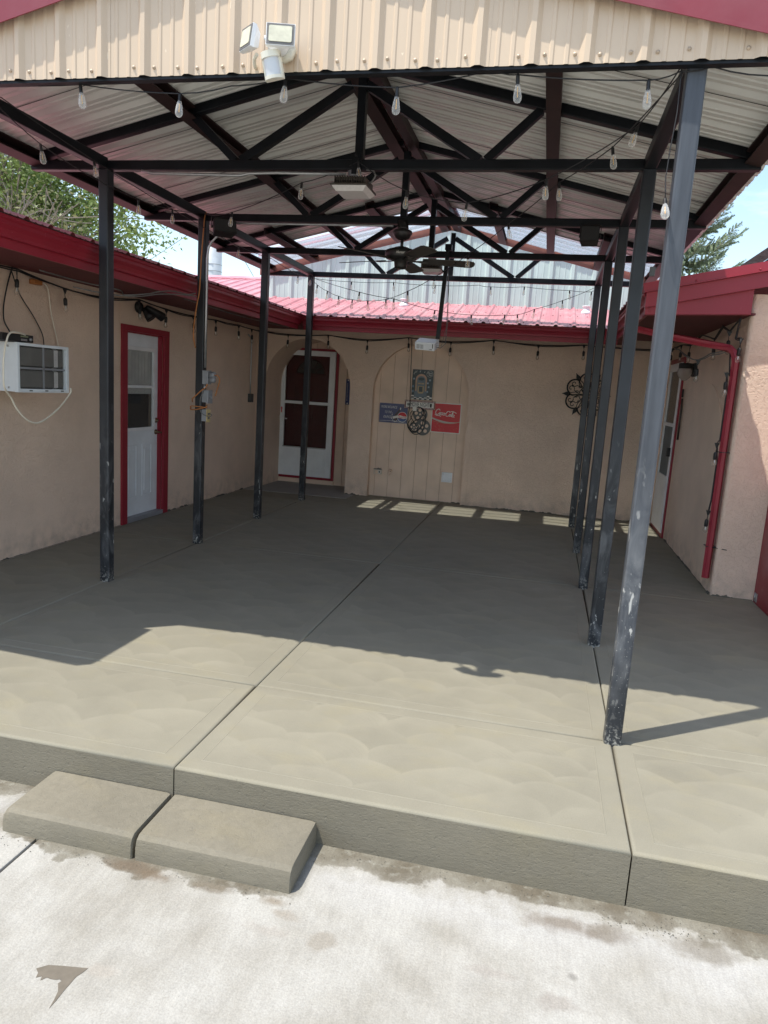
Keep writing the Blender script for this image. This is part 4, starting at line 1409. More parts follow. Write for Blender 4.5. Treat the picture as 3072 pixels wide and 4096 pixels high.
string_light('string_light', 'string of bulbs running diagonally from the front right post to the far left corner',
             [(1.81, 0.02, 3.02, 0), (1.60, 0.82, 2.98, 1), (1.333, 1.40, 2.96, 1), (0.994, 2.09, 2.865, 1), (0.641, 2.723, 2.761, 1), (0.238, 3.56, 2.703, 1), (-0.076, 3.891, 2.607, 1), (-0.468, 4.639, 2.611, 1),
              (-0.715, 4.792, 2.604, 1), (-0.971, 5.056, 2.643, 1), (-1.191, 5.225, 2.696, 1), (-1.393, 5.404, 2.774, 1), (-1.619, 5.686, 2.881, 1), (-1.82, 6.0, 3.02, 1)], 'b', sag=0.008)
string_light('string_light', 'string of bulbs crossing from the far left post to the far right post',
             [(-1.83, 6.10, 3.03, 0), (-0.70, 4.35, 2.64, 1), (-0.293, 4.254, 2.573, 1), (0.092, 4.637, 2.513, 1), (0.453, 5.027, 2.521, 1), (0.812, 5.319, 2.567, 1), (0.95, 5.45, 2.59, 1), (1.131, 5.80, 2.70, 1),
              (1.455, 6.00, 2.84, 1), (1.84, 6.13, 3.03, 0)], 'b', sag=0.008)
string_light('string_light', 'string of bulbs along the rearmost truss before the white gable wall',
             [(-1.90, 6.25, 3.046, 0), (-1.326, 6.25, 3.014, 1), (-0.749, 6.25, 3.024, 1), (-0.185, 6.25, 3.004, 1), (0.385, 6.25, 3.026, 0), (0.54, 6.25, 3.01, 1), (0.966, 6.25, 3.024, 1), (1.532, 6.25, 2.997, 1), (1.80, 6.25, 2.99, 1), (1.9, 6.22, 3.05, 0)], 'b', sag=0.008)
string_light('string_light', 'single tilted bulb on a thin wire down the front right post',
             [(1.80, -0.012, 3.02, 0), (1.803, -0.014, 2.85, 0), (1.794, -0.016, 2.72, 0), (1.789, -0.016, 2.60, 0), (1.797, -0.018, 2.512, (12, 32))], 'b', sag=0.0, r=0.0025)

# heavier cable lights on the walls
string_light('wall_string_light', 'black cable light string under the left eave above the air conditioner and door',
             [(-2.88, 1.40, 2.40, 0), (-2.88, 1.80, 2.395, 1), (-2.88, 2.392, 2.327, 1), (-2.88, 2.906, 2.323, 0), (-2.88, 3.597, 2.388, 1), (-2.88, 4.164, 2.353, 1), (-2.88, 4.793, 2.348, 1), (-2.88, 5.415, 2.363, 1),
              (-2.88, 6.124, 2.368, 1), (-2.88, 6.59, 2.354, 1), (-2.92, 7.02, 2.37, 0)], 'g', r=0.007, sag=0.006, tilt=4, group='cable lights on the walls')
string_light('wall_string_light', 'black cable light string along the back wall above the arches',
             [(-2.92, 7.02, 2.375, 0), (-2.478, 7.02, 2.336, 1), (-1.854, 7.02, 2.353, 1), (-1.251, 7.02, 2.315, 1), (-0.642, 7.02, 2.374, 1), (-0.027, 7.02, 2.345, 1), (0.580, 7.02, 2.395, 1), (1.201, 7.02, 2.36, 1),
              (1.813, 7.02, 2.39, 1), (2.143, 7.02, 2.38, 0), (2.90, 7.02, 2.38, 0)], 'g', r=0.007, sag=0.008, tilt=3, group='cable lights on the walls')
string_light('wall_string_light', 'black cable light string zigzagging under the right eave from hook to hook',
             [(2.9, 6.9, 2.40, 0), (2.9, 6.62, 2.37, 1), (2.9, 5.95, 2.37, 1), (2.9, 5.40, 2.335, 1), (2.9, 4.79, 2.392, 0), (2.9, 4.156, 2.303, 1), (2.9, 3.88, 2.398, 0), (2.9, 3.578, 2.325, 1), (2.9, 3.25, 2.40, 0), (2.9, 3.33, 2.24, 0), (2.915, 3.20, 2.235, 1)],
             'g', r=0.007, sag=0.0, tilt=3, group='cable lights on the walls')
string_light('wall_string_light', 'grey cable with one bulb slung under the sloping downspout',
             [(2.86, 6.2, 2.36, 0), (2.72, 5.0, 2.25, 0), (2.72, 4.2, 2.11, 0), (2.71, 3.78, 2.075, 1), (2.76, 3.55, 2.12, 0), (2.86, 3.41, 2.15, 0)], 'g', r=0.006, sag=0.005, matw='greycable', tilt=2, group='cable lights on the walls')
string_light('wall_string_light', 'cable lights dangling down the vertical red downspout',
             [(2.88, 3.36, 2.12, 0), (2.885, 3.30, 1.94, 0), (2.858, 3.265, 1.955, 1), (2.885, 3.31, 1.80, 0), (2.885, 3.31, 1.38, 0), (2.855, 3.25, 1.355, 1), (2.885, 3.31, 1.2, 0), (2.885, 3.31, 0.85, 0), (2.862, 3.245, 0.765, 1)], 'g', r=0.005, sag=0.0, tilt=3,
             group='cable lights on the walls')

# ================================================================== LAMPS, FAN, PROJECTOR, SPEAKERS
# motion flood light on the gable
fl = empty('flood_light', (0.05, -0.07, 3.05), 'white twin head motion flood light on the tan gable', 'flood light')
b = MB().lathe([(0.055, 0.0), (0.055, 0.02), (0.048, 0.03)], (0.075, -0.066, 3.118), (0, -1, 0), 8)
b.build('wall_box', M['ivory'], fl)
b = MB().lathe([(0.050, 0.0), (0.052, 0.02), (0.045, 0.045), (0.028, 0.06), (0.0, 0.064)], (0.058, -0.094, 3.128), (0, -1, 0), 16)
b.tube([(0.052, -0.125, 3.10), (0.050, -0.14, 3.082), (0.048, -0.145, 3.068)], 0.013, 8)
b.tube([(0.03, -0.14, 3.135), (0.005, -0.15, 3.14)], 0.010, 8)
b.tube([(0.075, -0.14, 3.14), (0.085, -0.165, 3.15)], 0.010, 8)
b.build('base', M['plastic'], fl)


def flood_head(c, yaw, pitch, sx, sz):
    """box head with bezel and lens, facing -Y before turning"""
    mtx = Matrix.Translation(c) @ Matrix.Rotation(yaw, 4, 'Z') @ Matrix.Rotation(pitch, 4, 'X')
    def T(x, y, z): return tuple(mtx @ Vector((x, y, z)))
    b = MB()
    hx, hz = sx / 2, sz / 2
    fr = [(-hx, -hz), (hx, -hz), (hx, hz), (-hx, hz)]
    bk = [(-hx * 0.6, -hz * 0.6), (hx * 0.6, -hz * 0.6), (hx * 0.6, hz * 0.6), (-hx * 0.6, hz * 0.6)]
    vs = [T(x, -0.018, z) for x, z in fr] + [T(x, 0.0, z) for x, z in fr] + [T(x, 0.032, z) for x, z in bk]
    fs = [(0, 1, 2, 3), (0, 4, 5, 1), (1, 5, 6, 2), (2, 6, 7, 3), (3, 7, 4, 0), (4, 8, 9, 5), (5, 9, 10, 6), (6, 10, 11, 7), (7, 11, 8, 4), (8, 11, 10, 9)]
    b.add(vs, fs)
    hd = b.build('lamp_head', M['plastic'], fl, origin=c)
    b = MB()
    hx2, hz2 = hx * 0.95, hz * 0.93
    q = [(-hx2, -hz2), (hx2, -hz2), (hx2, hz2), (-hx2, hz2)]
    b.add([T(x, -0.021, z) for x, z in q] + [T(x, -0.0175, z) for x, z in q], [(3, 2, 1, 0), (0, 1, 5, 4), (1, 2, 6, 5), (2, 3, 7, 6), (3, 0, 4, 7)])
    b.build('bezel', M['bezel'], hd)
    b = MB()
    hx3, hz3 = hx * 0.80, hz * 0.72
    pl = []
    for (sx_, sz_, a0) in ((1, 1, 0), (-1, 1, 90), (-1, -1, 180), (1, -1, 270)):
        for k in (0, 45, 90):
            an = R(a0 + k)
            pl.append((sx_ * (hx3 - 0.006) + 0.006 * math.cos(an), sz_ * (hz3 - 0.006) + 0.006 * math.sin(an)))
    b.prism(pl, lambda x, z: T(x, -0.0235, z), Vector(T(0, 0.004, 0)) - Vector(T(0, 0, 0)))
    b.build('lens', M['yellowlens'], hd)


flood_head((0.098, -0.185, 3.124), R(14), R(-8), 0.126, 0.094)
flood_head((-0.056, -0.165, 3.128), R(-38), R(-8), 0.098, 0.098)
# sensor
sn = MB()
mtx = Matrix.Translation((0.052, -0.160, 3.016)) @ Matrix.Rotation(R(-10), 4, 'Y') @ Matrix.Rotation(R(10), 4, 'X') @ Matrix.Scale(1.15, 4)
def Ts(x, y, z): return tuple(mtx @ Vector((x, y, z)))
def halfround(r, z0, z1, n=10):
    pl = [(r * math.cos(PI + PI * k / n), r * 0.8 * math.sin(PI + PI * k / n)) for k in range(n + 1)] + [(r, 0.02), (-r, 0.02)]
    return [Ts(x, y, z0) for x, y in pl] + [Ts(x, y, z1) for x, y in pl], len(pl)
for (r_, z0, z1) in ((0.037, 0.028, 0.05), (0.0365, -0.046, -0.034)):
    vs, n = halfround(r_, z0, z1)
    sn.add(vs, [tuple(range(n)), tuple(range(2 * n - 1, n - 1, -1))] + [(i, i + n, (i + 1) % n + n, (i + 1) % n) for i in range(n)])
q = [(-0.037, 0.0), (0.037, 0.0), (0.037, 0.022), (-0.037, 0.022)]
sn.add([Ts(x, y, -0.045) for x, y in q] + [Ts(x, y, 0.04) for x, y in q], [(0, 1, 2, 3), (7, 6, 5, 4), (0, 4, 5, 1), (1, 5, 6, 2), (2, 6, 7, 3), (3, 7, 4, 0)])
sno = sn.build('motion_sensor', M['ivory'], fl, origin=(0.06, -0.16, 3.02))
b = MB()
vs, n = halfround(0.030, -0.034, 0.028)
b.add(vs, [(i, i + n, (i + 1) % n + n, (i + 1) % n) for i in range(n)])
b.build('sensor_lens', M['greylens'], sno)
b = MB().tube([(-0.040, -0.12, 3.085), (-0.062, -0.095, 3.078), (-0.072, -0.07, 3.066), (-0.074, -0.05, 3.058)], 0.0085, 8)
b.build('conduit', M['ivory'], fl)


def canopy_lamp(cx, y0, zt, label, gw=0.25, gd=0.27, drop=0.075):
    root = empty('canopy_lamp', (cx, y0, zt), label, 'ceiling lamp', 'square lamps under the trusses')
    b = MB().lathe([(0.045, 0), (0.045, -0.05), (0.02, -0.052), (0.02, -0.07)], (cx, y0, zt), (0, 0, 1), 14)
    b.build('junction_box', M['boxgrey'], root)
    zc = zt - 0.065
    b = MB().bbox(cx - gw * 0.38, cx + gw * 0.38, y0 - gd * 0.38, y0 + gd * 0.38, zc - 0.02, zc, 0.004)
    hs = b.build('driver_housing', M['bronze'], root)
    for k in range(13):
        x = cx - gw * 0.40 + gw * 0.80 * k / 12
        MB().box(x - 0.003, x + 0.003, y0 - gd * 0.42, y0 + gd * 0.42, zc - 0.045, zc + 0.004).build('cooling_fin', M['bronze'], hs)
    b = MB().bbox(cx - gw / 2, cx + gw / 2, y0 - gd / 2, y0 + gd / 2, zc - 0.058, zc - 0.045, 0.004)
    b.build('rim', M['bronze'], root)
    z1, z2 = zc - 0.058, zc - 0.088
    a, c = 0.47, 0.37
    vs = [(cx + sx * gw * a, y0 + sy * gd * a, z1) for sx, sy in ((-1, -1), (1, -1), (1, 1), (-1, 1))] + [(cx + sx * gw * c, y0 + sy * gd * c, z2) for sx, sy in ((-1, -1), (1, -1), (1, 1), (-1, 1))]
    b = MB().add(vs, [(4, 5, 6, 7), (0, 1, 5, 4), (1, 2, 6, 5), (2, 3, 7, 6), (3, 0, 4, 7)])
    b.build('lens', M['lamplens'], root)
    return root


cl = canopy_lamp(-0.015, 1.50, 3.055, 'square lamp with ribbed lens bolted under the first truss')
b = MB().bbox(-0.02, 0.045, 1.438, 1.445, 3.02, 3.15, 0.001)
for z in (3.135, 3.105): b.lathe([(0.011, 0), (0.011, 0.005), (0.006, 0.009)], (0.01 + (3.135 - z) * 0.8, 1.438, z), (0, -1, 0), 8)
b.build('bracket', M['steel_top'], cl)
b = MB().tube([(0.085, 1.47, 2.965), (0.12, 1.46, 2.975), (0.145, 1.45, 3.01), (0.13, 1.45, 3.04), (0.08, 1.45, 3.045)], 0.006, 6)
b.build('cord', M['greycable'], cl)
canopy_lamp(0.06, 4.42, 3.02, 'square lamp under the third truss, seen behind the fan', 0.24, 0.24)
# conduits feeding lamps and fan
MB().tube([(-1.55, 1.43, 3.035), (-1.47, 1.43, 3.018), (-0.80, 1.43, 3.005), (-0.74, 1.43, 3.018), (-0.54, 1.43, 3.022), (-0.06, 1.45, 3.020)], 0.010, 8).build(
    'conduit_pipe', M['galv']);
prop(bpy.data.objects['conduit_pipe'], 'bare metal conduit under the first truss chord leading to the lamp', 'conduit')
o = MB().tube([(-1.78, 2.97, 3.03), (-1.40, 2.97, 3.028), (-0.06, 2.97, 3.028)], 0.010, 8).build('conduit_pipe', M['galv'])
prop(o, 'bare metal conduit under the second truss chord leading to the ceiling fan', 'conduit')

# ceiling fan under the second truss
fx, fy = 0.022, 3.0
fan = empty('ceiling_fan', (fx, fy, 3.05), 'dark five blade ceiling fan hanging from the second truss', 'ceiling fan')
MB().lathe([(0.045, 0.06), (0.05, 0.0), (0.055, -0.02)], (fx, fy, 3.02), (0, 0, 1), 14).build('mount_box', M['fan'], fan)
MB().lathe([(0.055, 0.0), (0.082, -0.012), (0.086, -0.035), (0.06, -0.075), (0.03, -0.088)], (fx, fy, 3.005), (0, 0, 1), 18).build('canopy', M['fan'], fan)
MB().lathe([(0.014, 0), (0.014, -0.09)], (fx, fy, 2.93), (0, 0, 1), 10).build('downrod', M['fan'], fan)
mo = MB().lathe([(0.03, 0.0), (0.06, -0.008), (0.075, -0.016), (0.105, -0.024), (0.135, -0.036), (0.142, -0.05), (0.142, -0.092), (0.132, -0.104), (0.09, -0.112), (0.06, -0.12), (0.055, -0.165), (0.045, -0.185), (0.02, -0.19)],
               (fx, fy, 2.862), (0, 0, 1), 24).build('motor', M['fan'], fan)
for k in range(5):
    an = R(15 + 72 * k)
    ca, sa = math.cos(an), math.sin(an)
    def P(u, v_, z):
        return (fx + u * ca - v_ * sa, fy + u * sa + v_ * ca, z)
    b = MB()
    b.prism([(0.07, -0.012), (0.14, -0.016), (0.20, -0.030), (0.24, -0.035), (0.24, 0.035), (0.20, 0.030), (0.14, 0.016), (0.07, 0.012)], lambda u, v_: P(u, v_, 2.742 - v_ * 0.12), (0, 0, 0.006))
    b.build('blade_iron', M['fan'], fan)
    pl = [(0.19, -0.050), (0.26, -0.058), (0.45, -0.066), (0.60, -0.070), (0.635, -0.058), (0.65, -0.03), (0.653, 0.0), (0.65, 0.03), (0.635, 0.058), (0.60, 0.070), (0.45, 0.066), (0.26, 0.058), (0.19, 0.050)]
    b = MB().prism(pl, lambda u, v_: P(u, v_, 2.750 - v_ * 0.20), (0, 0, 0.007))
    b.build('fan_blade', M['blade'], fan)
MB().tube([(fx - 0.03, fy - 0.03, 2.69), (fx - 0.03, fy - 0.03, 2.42)], 0.0012, 4).build('pull_chain', M['brass'], fan)


def text_mesh(body, size, shear=0.0, font_space=1.0):
    cu = bpy.data.curves.new('lettering', 'FONT')
    cu.body = body
    cu.size = size
    cu.shear = shear
    cu.space_character = font_space
    cu.align_x = 'CENTER'
    cu.align_y = 'CENTER'
    o = bpy.data.objects.new('lettering', cu)
    COL.objects.link(o)
    bpy.context.view_layer.update()
    me = bpy.data.meshes.new_from_object(o.evaluated_get(bpy.context.evaluated_depsgraph_get()))
    bpy.data.objects.remove(o)
    vs = [v.co.copy() for v in me.vertices]
    fs = [list(p_.vertices) for p_ in me.polygons]
    bpy.data.meshes.remove(me)
    return vs, fs


def put_text(body, size, f, parent, matl, shear=0.0, width=None, name='lettering', stretch=1.0):
    vs, fs = text_mesh(body, size, shear)
    if width and vs:
        w_ = max(v.x for v in vs) - min(v.x for v in vs)
        k = width / w_
    else: k = 1.0
    b = MB().add([f(v.x * k, v.y * stretch) for v in vs], fs)
    return b.build(name, matl, parent, fixn=False)


put_text('Hunter', 0.032, lambda x, z: (fx + 0.02 + x, fy - math.sqrt(max(0, 0.1432 ** 2 - (x + 0.02) ** 2)), 2.792 + z), mo, M['signwhite'], 0.35, 0.075)

# projector on a drop pole from the third truss
pj = empty('projector', (0.06, 4.5, 2.08), 'small white projector on a black drop pole under the third truss', 'projector')
MB().bar((0.212, 4.50, 3.16), (0.165, 4.52, 2.20), 0.042, 0.042, (0, 1, 0)).build('drop_pole', M['steel_top'], pj)
MB().bbox(0.18, 0.25, 4.46, 4.54, 3.12, 3.18, 0.003).build('clamp', M['steel_top'], pj)
mtx = Matrix.Translation((0.055, 4.50, 2.135)) @ Matrix.Rotation(R(-8), 4, 'Z') @ Matrix.Rotation(R(3), 4, 'Y') @ Matrix.Rotation(R(20), 4, 'X')
b = MB().bbox(-0.112, 0.112, -0.085, 0.085, -0.044, 0.044, 0.010)
b.v = [tuple(mtx @ Vector(v)) for v in b.v]
pbody = b.build('projector_body', M['plastic'], pj)
b = MB()
for gx_ in range(2):
    for i in range(5):
        for j in range(4):
            x0 = -0.09 + gx_ * 0.042 + j * 0.009; z0 = -0.025 + i * 0.0095
            b.box(x0, x0 + 0.0065, -0.0863, -0.0845, z0, z0 + 0.005)
b.box(0.086, 0.098, -0.0863, -0.0845, -0.012, 0.034)
b.lathe([(0.004, 0), (0.004, 0.001)], (0.055, -0.0853, -0.028), (0, -1, 0), 8)
b.box(0.064, 0.084, -0.0863, -0.0845, -0.031, -0.023)
b.v = [tuple(mtx @ Vector(v)) for v in b.v]
b.build('vent_slots', M['bezel'], pbody)
b = MB().tube([(0.163, 4.45, 2.11), (0.21, 4.46, 2.10), (0.255, 4.5, 2.15), (0.26, 4.52, 2.4), (0.225, 4.53, 2.9), (0.21, 4.53, 3.1)], 0.004, 6)
b.tube([(0.163, 4.45, 2.125), (0.22, 4.46, 2.125), (0.25, 4.5, 2.30), (0.245, 4.53, 2.7), (0.20, 4.53, 3.1)], 0.0025, 5)
b.build('cord', M['greycable'], pj)

# speakers
def speaker(x, y, z, w_, h_, d_, yaw, label):
    root = empty('speaker', (x, y, z + h_), label, 'speaker', 'black speakers under the trusses')
    mt = Matrix.Translation((x, y, z)) @ Matrix.Rotation(yaw, 4, 'Z') @ Matrix.Rotation(R(-12), 4, 'X')
    b = MB()
    pl = [(-w_ / 2, -d_ / 2), (w_ / 2, -d_ / 2), (w_ * 0.42, d_ / 2), (-w_ * 0.42, d_ / 2)]
    b.prism(pl, lambda a, c: (a, c, 0), (0, 0, h_))
    b.v = [tuple(mt @ Vector(v)) for v in b.v]
    bd = b.build('cabinet', M['black'], root)
    b = MB().bbox(-w_ / 2 + 0.006, w_ / 2 - 0.006, -d_ / 2 - 0.004, -d_ / 2 + 0.001, 0.006, h_ - 0.006, 0.002)
    b.v = [tuple(mt @ Vector(v)) for v in b.v]
    b.build('grille', mat('dark grille cloth', (0.02, 0.02, 0.021), 0.8), bd)
    b = MB()
    for s_ in (-1, 1): b.lathe([(0.012, 0), (0.012, 0.012)], (s_ * (w_ / 2), 0, h_ / 2), (s_, 0, 0), 10)
    b.bar((-w_ / 2 - 0.008, 0, h_ / 2), (-w_ / 2 - 0.008, 0, h_ + 0.03), 0.02, 0.004, (1, 0, 0))
    b.bar((w_ / 2 + 0.008, 0, h_ / 2), (w_ / 2 + 0.008, 0, h_ + 0.03), 0.02, 0.004, (1, 0, 0))
    b.bar((-w_ / 2 - 0.01, 0, h_ + 0.03), (w_ / 2 + 0.01, 0, h_ + 0.03), 0.02, 0.004)
    b.v = [tuple(mt @ Vector(v)) for v in b.v]
    b.build('bracket', M['black'], root)
    return root


speaker(1.60, 2.93, 2.905, 0.15, 0.125, 0.11, R(-6), 'black box speaker under the right end of the second truss')
speaker(-1.59, 2.86, 2.905, 0.20, 0.115, 0.13, R(38), 'black box speaker beside the second left post')

# ================================================================== THINGS ON THE LEFT WALL
ac = empty('air_conditioner', (-2.73, 1.615, 1.434), 'white window air conditioner sticking out of the left wall', 'air conditioner')
ay0, ay1, az0, az1, axf = 1.318, 1.913, 1.434, 1.80, -2.50
b = MB()
b.box(XLW - 0.02, axf - 0.03, ay0, ay0 + 0.008, az0, az1)
b.box(XLW - 0.02, axf - 0.03, ay1 - 0.008, ay1, az0, az1)
b.box(XLW - 0.02, axf - 0.03, ay0 + 0.008, ay1 - 0.008, az1 - 0.008, az1)
b.box(XLW - 0.02, axf - 0.03, ay0 + 0.008, ay1 - 0.008, az0, az0 + 0.008)
b.build('case', M['whitedoor'], ac)
b = MB()
for (y0, y1, z0, z1) in ((ay0 - 0.002, ay0 + 0.024, az0 - 0.004, az1 + 0.002), (ay1 - 0.03, ay1 + 0.002, az0 - 0.004, az1 + 0.002), (ay0 + 0.024, ay1 - 0.03, az1 - 0.02, az1 + 0.002), (ay0 + 0.024, ay1 - 0.03, az0 - 0.004, az0 + 0.024)):
    b.bbox(axf - 0.03, axf, y0, y1, z0, z1, 0.003)
b.build('face_frame', M['whitedoor'], ac)
MB().box(axf - 0.06, axf - 0.05, ay0 + 0.01, ay1 - 0.01, az0 + 0.01, az1 - 0.01).build('coil', M['coil'], ac)
b = MB().box(axf - 0.022, axf - 0.012, ay0 + 0.024, ay1 - 0.03, 1.606, 1.622)
b.box(axf - 0.022, axf - 0.012, 1.620, 1.632, az0 + 0.024, az1 - 0.02)
b.build('grille_bar', M['boxgrey'], ac)
b = MB()
k = 0
y = ay0 + 0.032
while y < ay1 - 0.036:
    shiny = 1 if (1.745 < y < 1.80 or 1.42 < y < 1.428) else 0
    for (z0, z1) in ((az0 + 0.024, 1.606), (1.622, az1 - 0.02)):
        pth = [(axf - 0.045, y + 0.004, z0), (axf - 0.018, y, z0 + 0.012), (axf - 0.018, y, z1 - 0.012), (axf - 0.045, y + 0.004, z1)]
        b.add([(p_[0], p_[1], p_[2]) for p_ in pth] + [(p_[0], p_[1] + (0.007 if shiny else 0.0030), p_[2]) for p_ in pth],
              [(0, 1, 5, 4), (1, 2, 6, 5), (2, 3, 7, 6)], shiny)
    y += 0.0098
o = b.build('fins', [mat('dusty fin', (0.40, 0.39, 0.36), 0.5), M['fin']], ac, fixn=False)
o['kind'] = 'stuff'
b = MB()
for (x, z) in ((-2.58, az1 - 0.03), (-2.58, az0 + 0.03)):
    b.lathe([(0.008, 0), (0.008, 0.004), (0.004, 0.006)], (x, ay0, z), (0, -1, 0), 10)
b.build('screw', M['galv'], ac)
b = MB()
for y in (1.44, 1.62, 1.81): b.box(axf - 0.002, axf + 0.0008, y, y + 0.035, az0 + 0.006, az0 + 0.014)
b.build('drain_slots', M['dark'], ac)
# radio box on top
rd = empty('radio', (-2.6, 1.34, 1.80), 'flat black radio amplifier lying on the air conditioner', 'radio')
MB().bbox(-2.72, -2.505, 1.17, 1.50, 1.806, 1.862, 0.004).build('body', M['black'], rd)
b = MB().box(-2.505, -2.502, 1.36, 1.44, 1.842, 1.853)
b.build('display', mat('pale display', (0.20, 0.22, 0.14), 0.3), rd)
b = MB()
for k in range(5): b.box(-2.505, -2.501, 1.365 + k * 0.013, 1.375 + k * 0.013, 1.815, 1.830)
b.lathe([(0.012, 0), (0.012, 0.010)], (-2.505, 1.465, 1.830), (1, 0, 0), 12)
b.build('controls', M['galv'], rd)


def cord(name, label, pts, r, matw, cat='cord', group=None, n=6):
    # smooth the control points with Catmull-Rom
    P_ = [Vector(q) for q in pts]
    out_ = []
    for i in range(len(P_) - 1):
        p0, p1, p2, p3 = P_[max(i - 1, 0)], P_[i], P_[i + 1], P_[min(i + 2, len(P_) - 1)]
        for k in range(5):
            u = k / 5
            out_.append(0.5 * ((2 * p1) + (p2 - p0) * u + (2 * p0 - 5 * p1 + 4 * p2 - p3) * u * u + (3 * p1 - p0 - 3 * p2 + p3) * u ** 3))
    out_.append(P_[-1])
    o = MB().tube(out_, r, n).build(name, M[matw])
    prop(o, label, cat, group)
    return o


cord('hanging_cord', 'cream cord drooping in a loop below the air conditioner',
     [(-2.6, 1.51, 1.84), (-2.50, 1.40, 1.862), (-2.42, 1.16, 1.862), (-2.4, 1.085, 1.79), (-2.4, 1.059, 1.69), (-2.41, 1.062, 1.60), (-2.42, 1.08, 1.47), (-2.48, 1.215, 1.394), (-2.5, 1.299, 1.305), (-2.5, 1.406, 1.222), (-2.5, 1.54, 1.196),
      (-2.5, 1.723, 1.272), (-2.5, 1.845, 1.353), (-2.49, 1.918, 1.432), (-2.49, 1.92, 1.47)], 0.007, 'cream')
cord('hanging_cord', 'cream cord from the orange plug block down to the air conditioner', [(-2.93, 2.178, 2.343), (-2.93, 2.236, 2.296), (-2.93, 2.275, 2.09), (-2.93, 2.363, 1.825), (-2.94, 2.38, 1.74)], 0.005, 'cream')
cord('hanging_cord', 'black cable dropping from the eave hook to the radio', [(-2.93, 1.808, 2.41), (-2.93, 1.748, 2.266), (-2.93, 1.699, 2.092), (-2.93, 1.701, 1.975), (-2.88, 1.70, 1.88), (-2.72, 1.40, 1.835)], 0.006, 'cable')
cord('hanging_cord', 'thin black cable slanting from the eave hook to behind the air conditioner', [(-2.93, 1.798, 2.376), (-2.93, 1.887, 2.207), (-2.93, 2.041, 2.051), (-2.93, 2.152, 1.909), (-2.93, 2.171, 1.80)], 0.0045, 'cable')
cord('hanging_cord', 'bundle of black cables along the eave beside the first left post', [(-2.5, 1.579, 2.36), (-2.5, 1.937, 2.352), (-2.45, 2.201, 2.345), (-2.3, 2.342, 2.325), (-2.1, 2.1, 2.26), (-2.0, 2.3, 2.30), (-2.0, 2.44, 2.335), (-2.0, 2.696, 2.377), (-1.98, 2.943, 2.382), (-1.92, 2.98, 2.40)], 0.006, 'greycable')
cord('hanging_cord', 'slack grey cable under the eave between the first two left posts', [(-2.30, 1.70, 2.26), (-2.1, 1.85, 2.235), (-2.0, 2.126, 2.255), (-2.0, 2.50, 2.325), (-1.95, 2.90, 2.37), (-1.91, 2.985, 2.37)], 0.005, 'greycable')
cord('hanging_cord', 'long grey cable stretched under the far end of the left eave', [(-2.1, 3.1, 2.36), (-2.2, 4.4, 2.36), (-2.3, 5.4, 2.38), (-2.25, 6.4, 2.39)], 0.006, 'greycable')
o = MB().bbox(-2.955, -2.90, 2.03, 2.13, 2.312, 2.352, 0.006).build('plug_block', M['orange'])
prop(o, 'orange plug block fixed high on the left wall', 'plug')
# black twin spot on the left wall
sl = empty('security_light', (-2.93, 3.70, 2.31), 'black twin security light above the left door', 'security light')
MB().lathe([(0.06, 0), (0.06, 0.02), (0.045, 0.045), (0.02, 0.06)], (XLW, 3.70, 2.32), (1, 0, 0), 14).build('base', M['black'], sl)
for (a, c_) in (((-2.90, 3.72, 2.31), (-2.82, 3.74, 2.20)), ((-2.89, 3.76, 2.33), (-2.80, 3.94, 2.245))):
    a, c_ = Vector(a), Vector(c_)
    MB().lathe([(0.022, 0), (0.030, 0.03), (0.044, (c_ - a).length * 0.6), (0.050, (c_ - a).length), (0.044, (c_ - a).length - 0.004)], a, c_ - a, 14).build('lamp_head', M['black'], sl)
# left wall conduit and box
cb = empty('outlet_box', (-2.93, 6.76, 1.29), 'grey outlet box with conduit on the left wall near the corner', 'outlet box')
MB().tube([(-2.94, 6.60, 2.28), (-2.94, 6.70, 2.24), (-2.94, 6.735, 2.16), (-2.94, 6.735, 1.62), (-2.94, 6.745, 1.42)], 0.010, 8).build('conduit', M['galv'], cb)
MB().bbox(-2.965, -2.91, 6.70, 6.80, 1.30, 1.425, 0.005).build('box', M['darkbox'], cb)
b = MB().tube([(-2.952, 3.363, 2.42), (-2.952, 3.37, 1.9), (-2.952, 3.362, 1.55), (-2.950, 3.25, 1.50)], 0.0035, 5)
b.build('seam', M['siding'], house)
MB().tube([(-2.953, 6.99, 2.40), (-2.953, 6.985, 1.2), (-2.953, 6.985, 0.02)], 0.005, 5).build('seam', M['siding'], house)

# ---- boxes and cords on the second left post
MB().tube([(-1.684, 2.96, 3.043), (-1.684, 2.96, 2.973), (-1.704, 2.96, 2.909), (-1.757, 2.965, 2.861), (-1.790, 2.97, 2.81), (-1.806, 2.975, 2.717), (-1.808, 2.98, 2.3), (-1.806, 2.98, 1.72)], 0.011, 8).build('conduit_pipe', M['galv'])
o = [q for q in bpy.data.objects if q.name.startswith('conduit_pipe')][-1]
prop(o, 'vertical metal conduit running down the second left post to the boxes', 'conduit')
o['label'] = 'vertical metal conduit running down the second left post to the boxes'
ob = empty('outlet_box', (-1.79, 2.99, 1.56), 'grey weatherproof outlet box with flip covers on the second left post', 'outlet box')
MB().bbox(-1.822, -1.762, 2.955, 3.03, 1.565, 1.695, 0.004).build('box', M['boxgrey'], ob)
for z in (1.635, 1.59):
    b = MB()
    b.lathe([(0.030, 0.0), (0.030, 0.05), (0.024, 0.06)], (-1.762, 2.99, z + 0.018), (1, -0.15, 0.05), 12)
    b.build('flip_cover', M['boxgrey'], ob)
MB().tube([(-1.808, 2.98, 1.57), (-1.808, 2.98, 1.50)], 0.011, 8).build('nipple', M['galv'], ob)
sb = empty('switch_box', (-1.77, 2.99, 1.39), 'grey switch box, middle one of three boxes on the second left post', 'switch box')
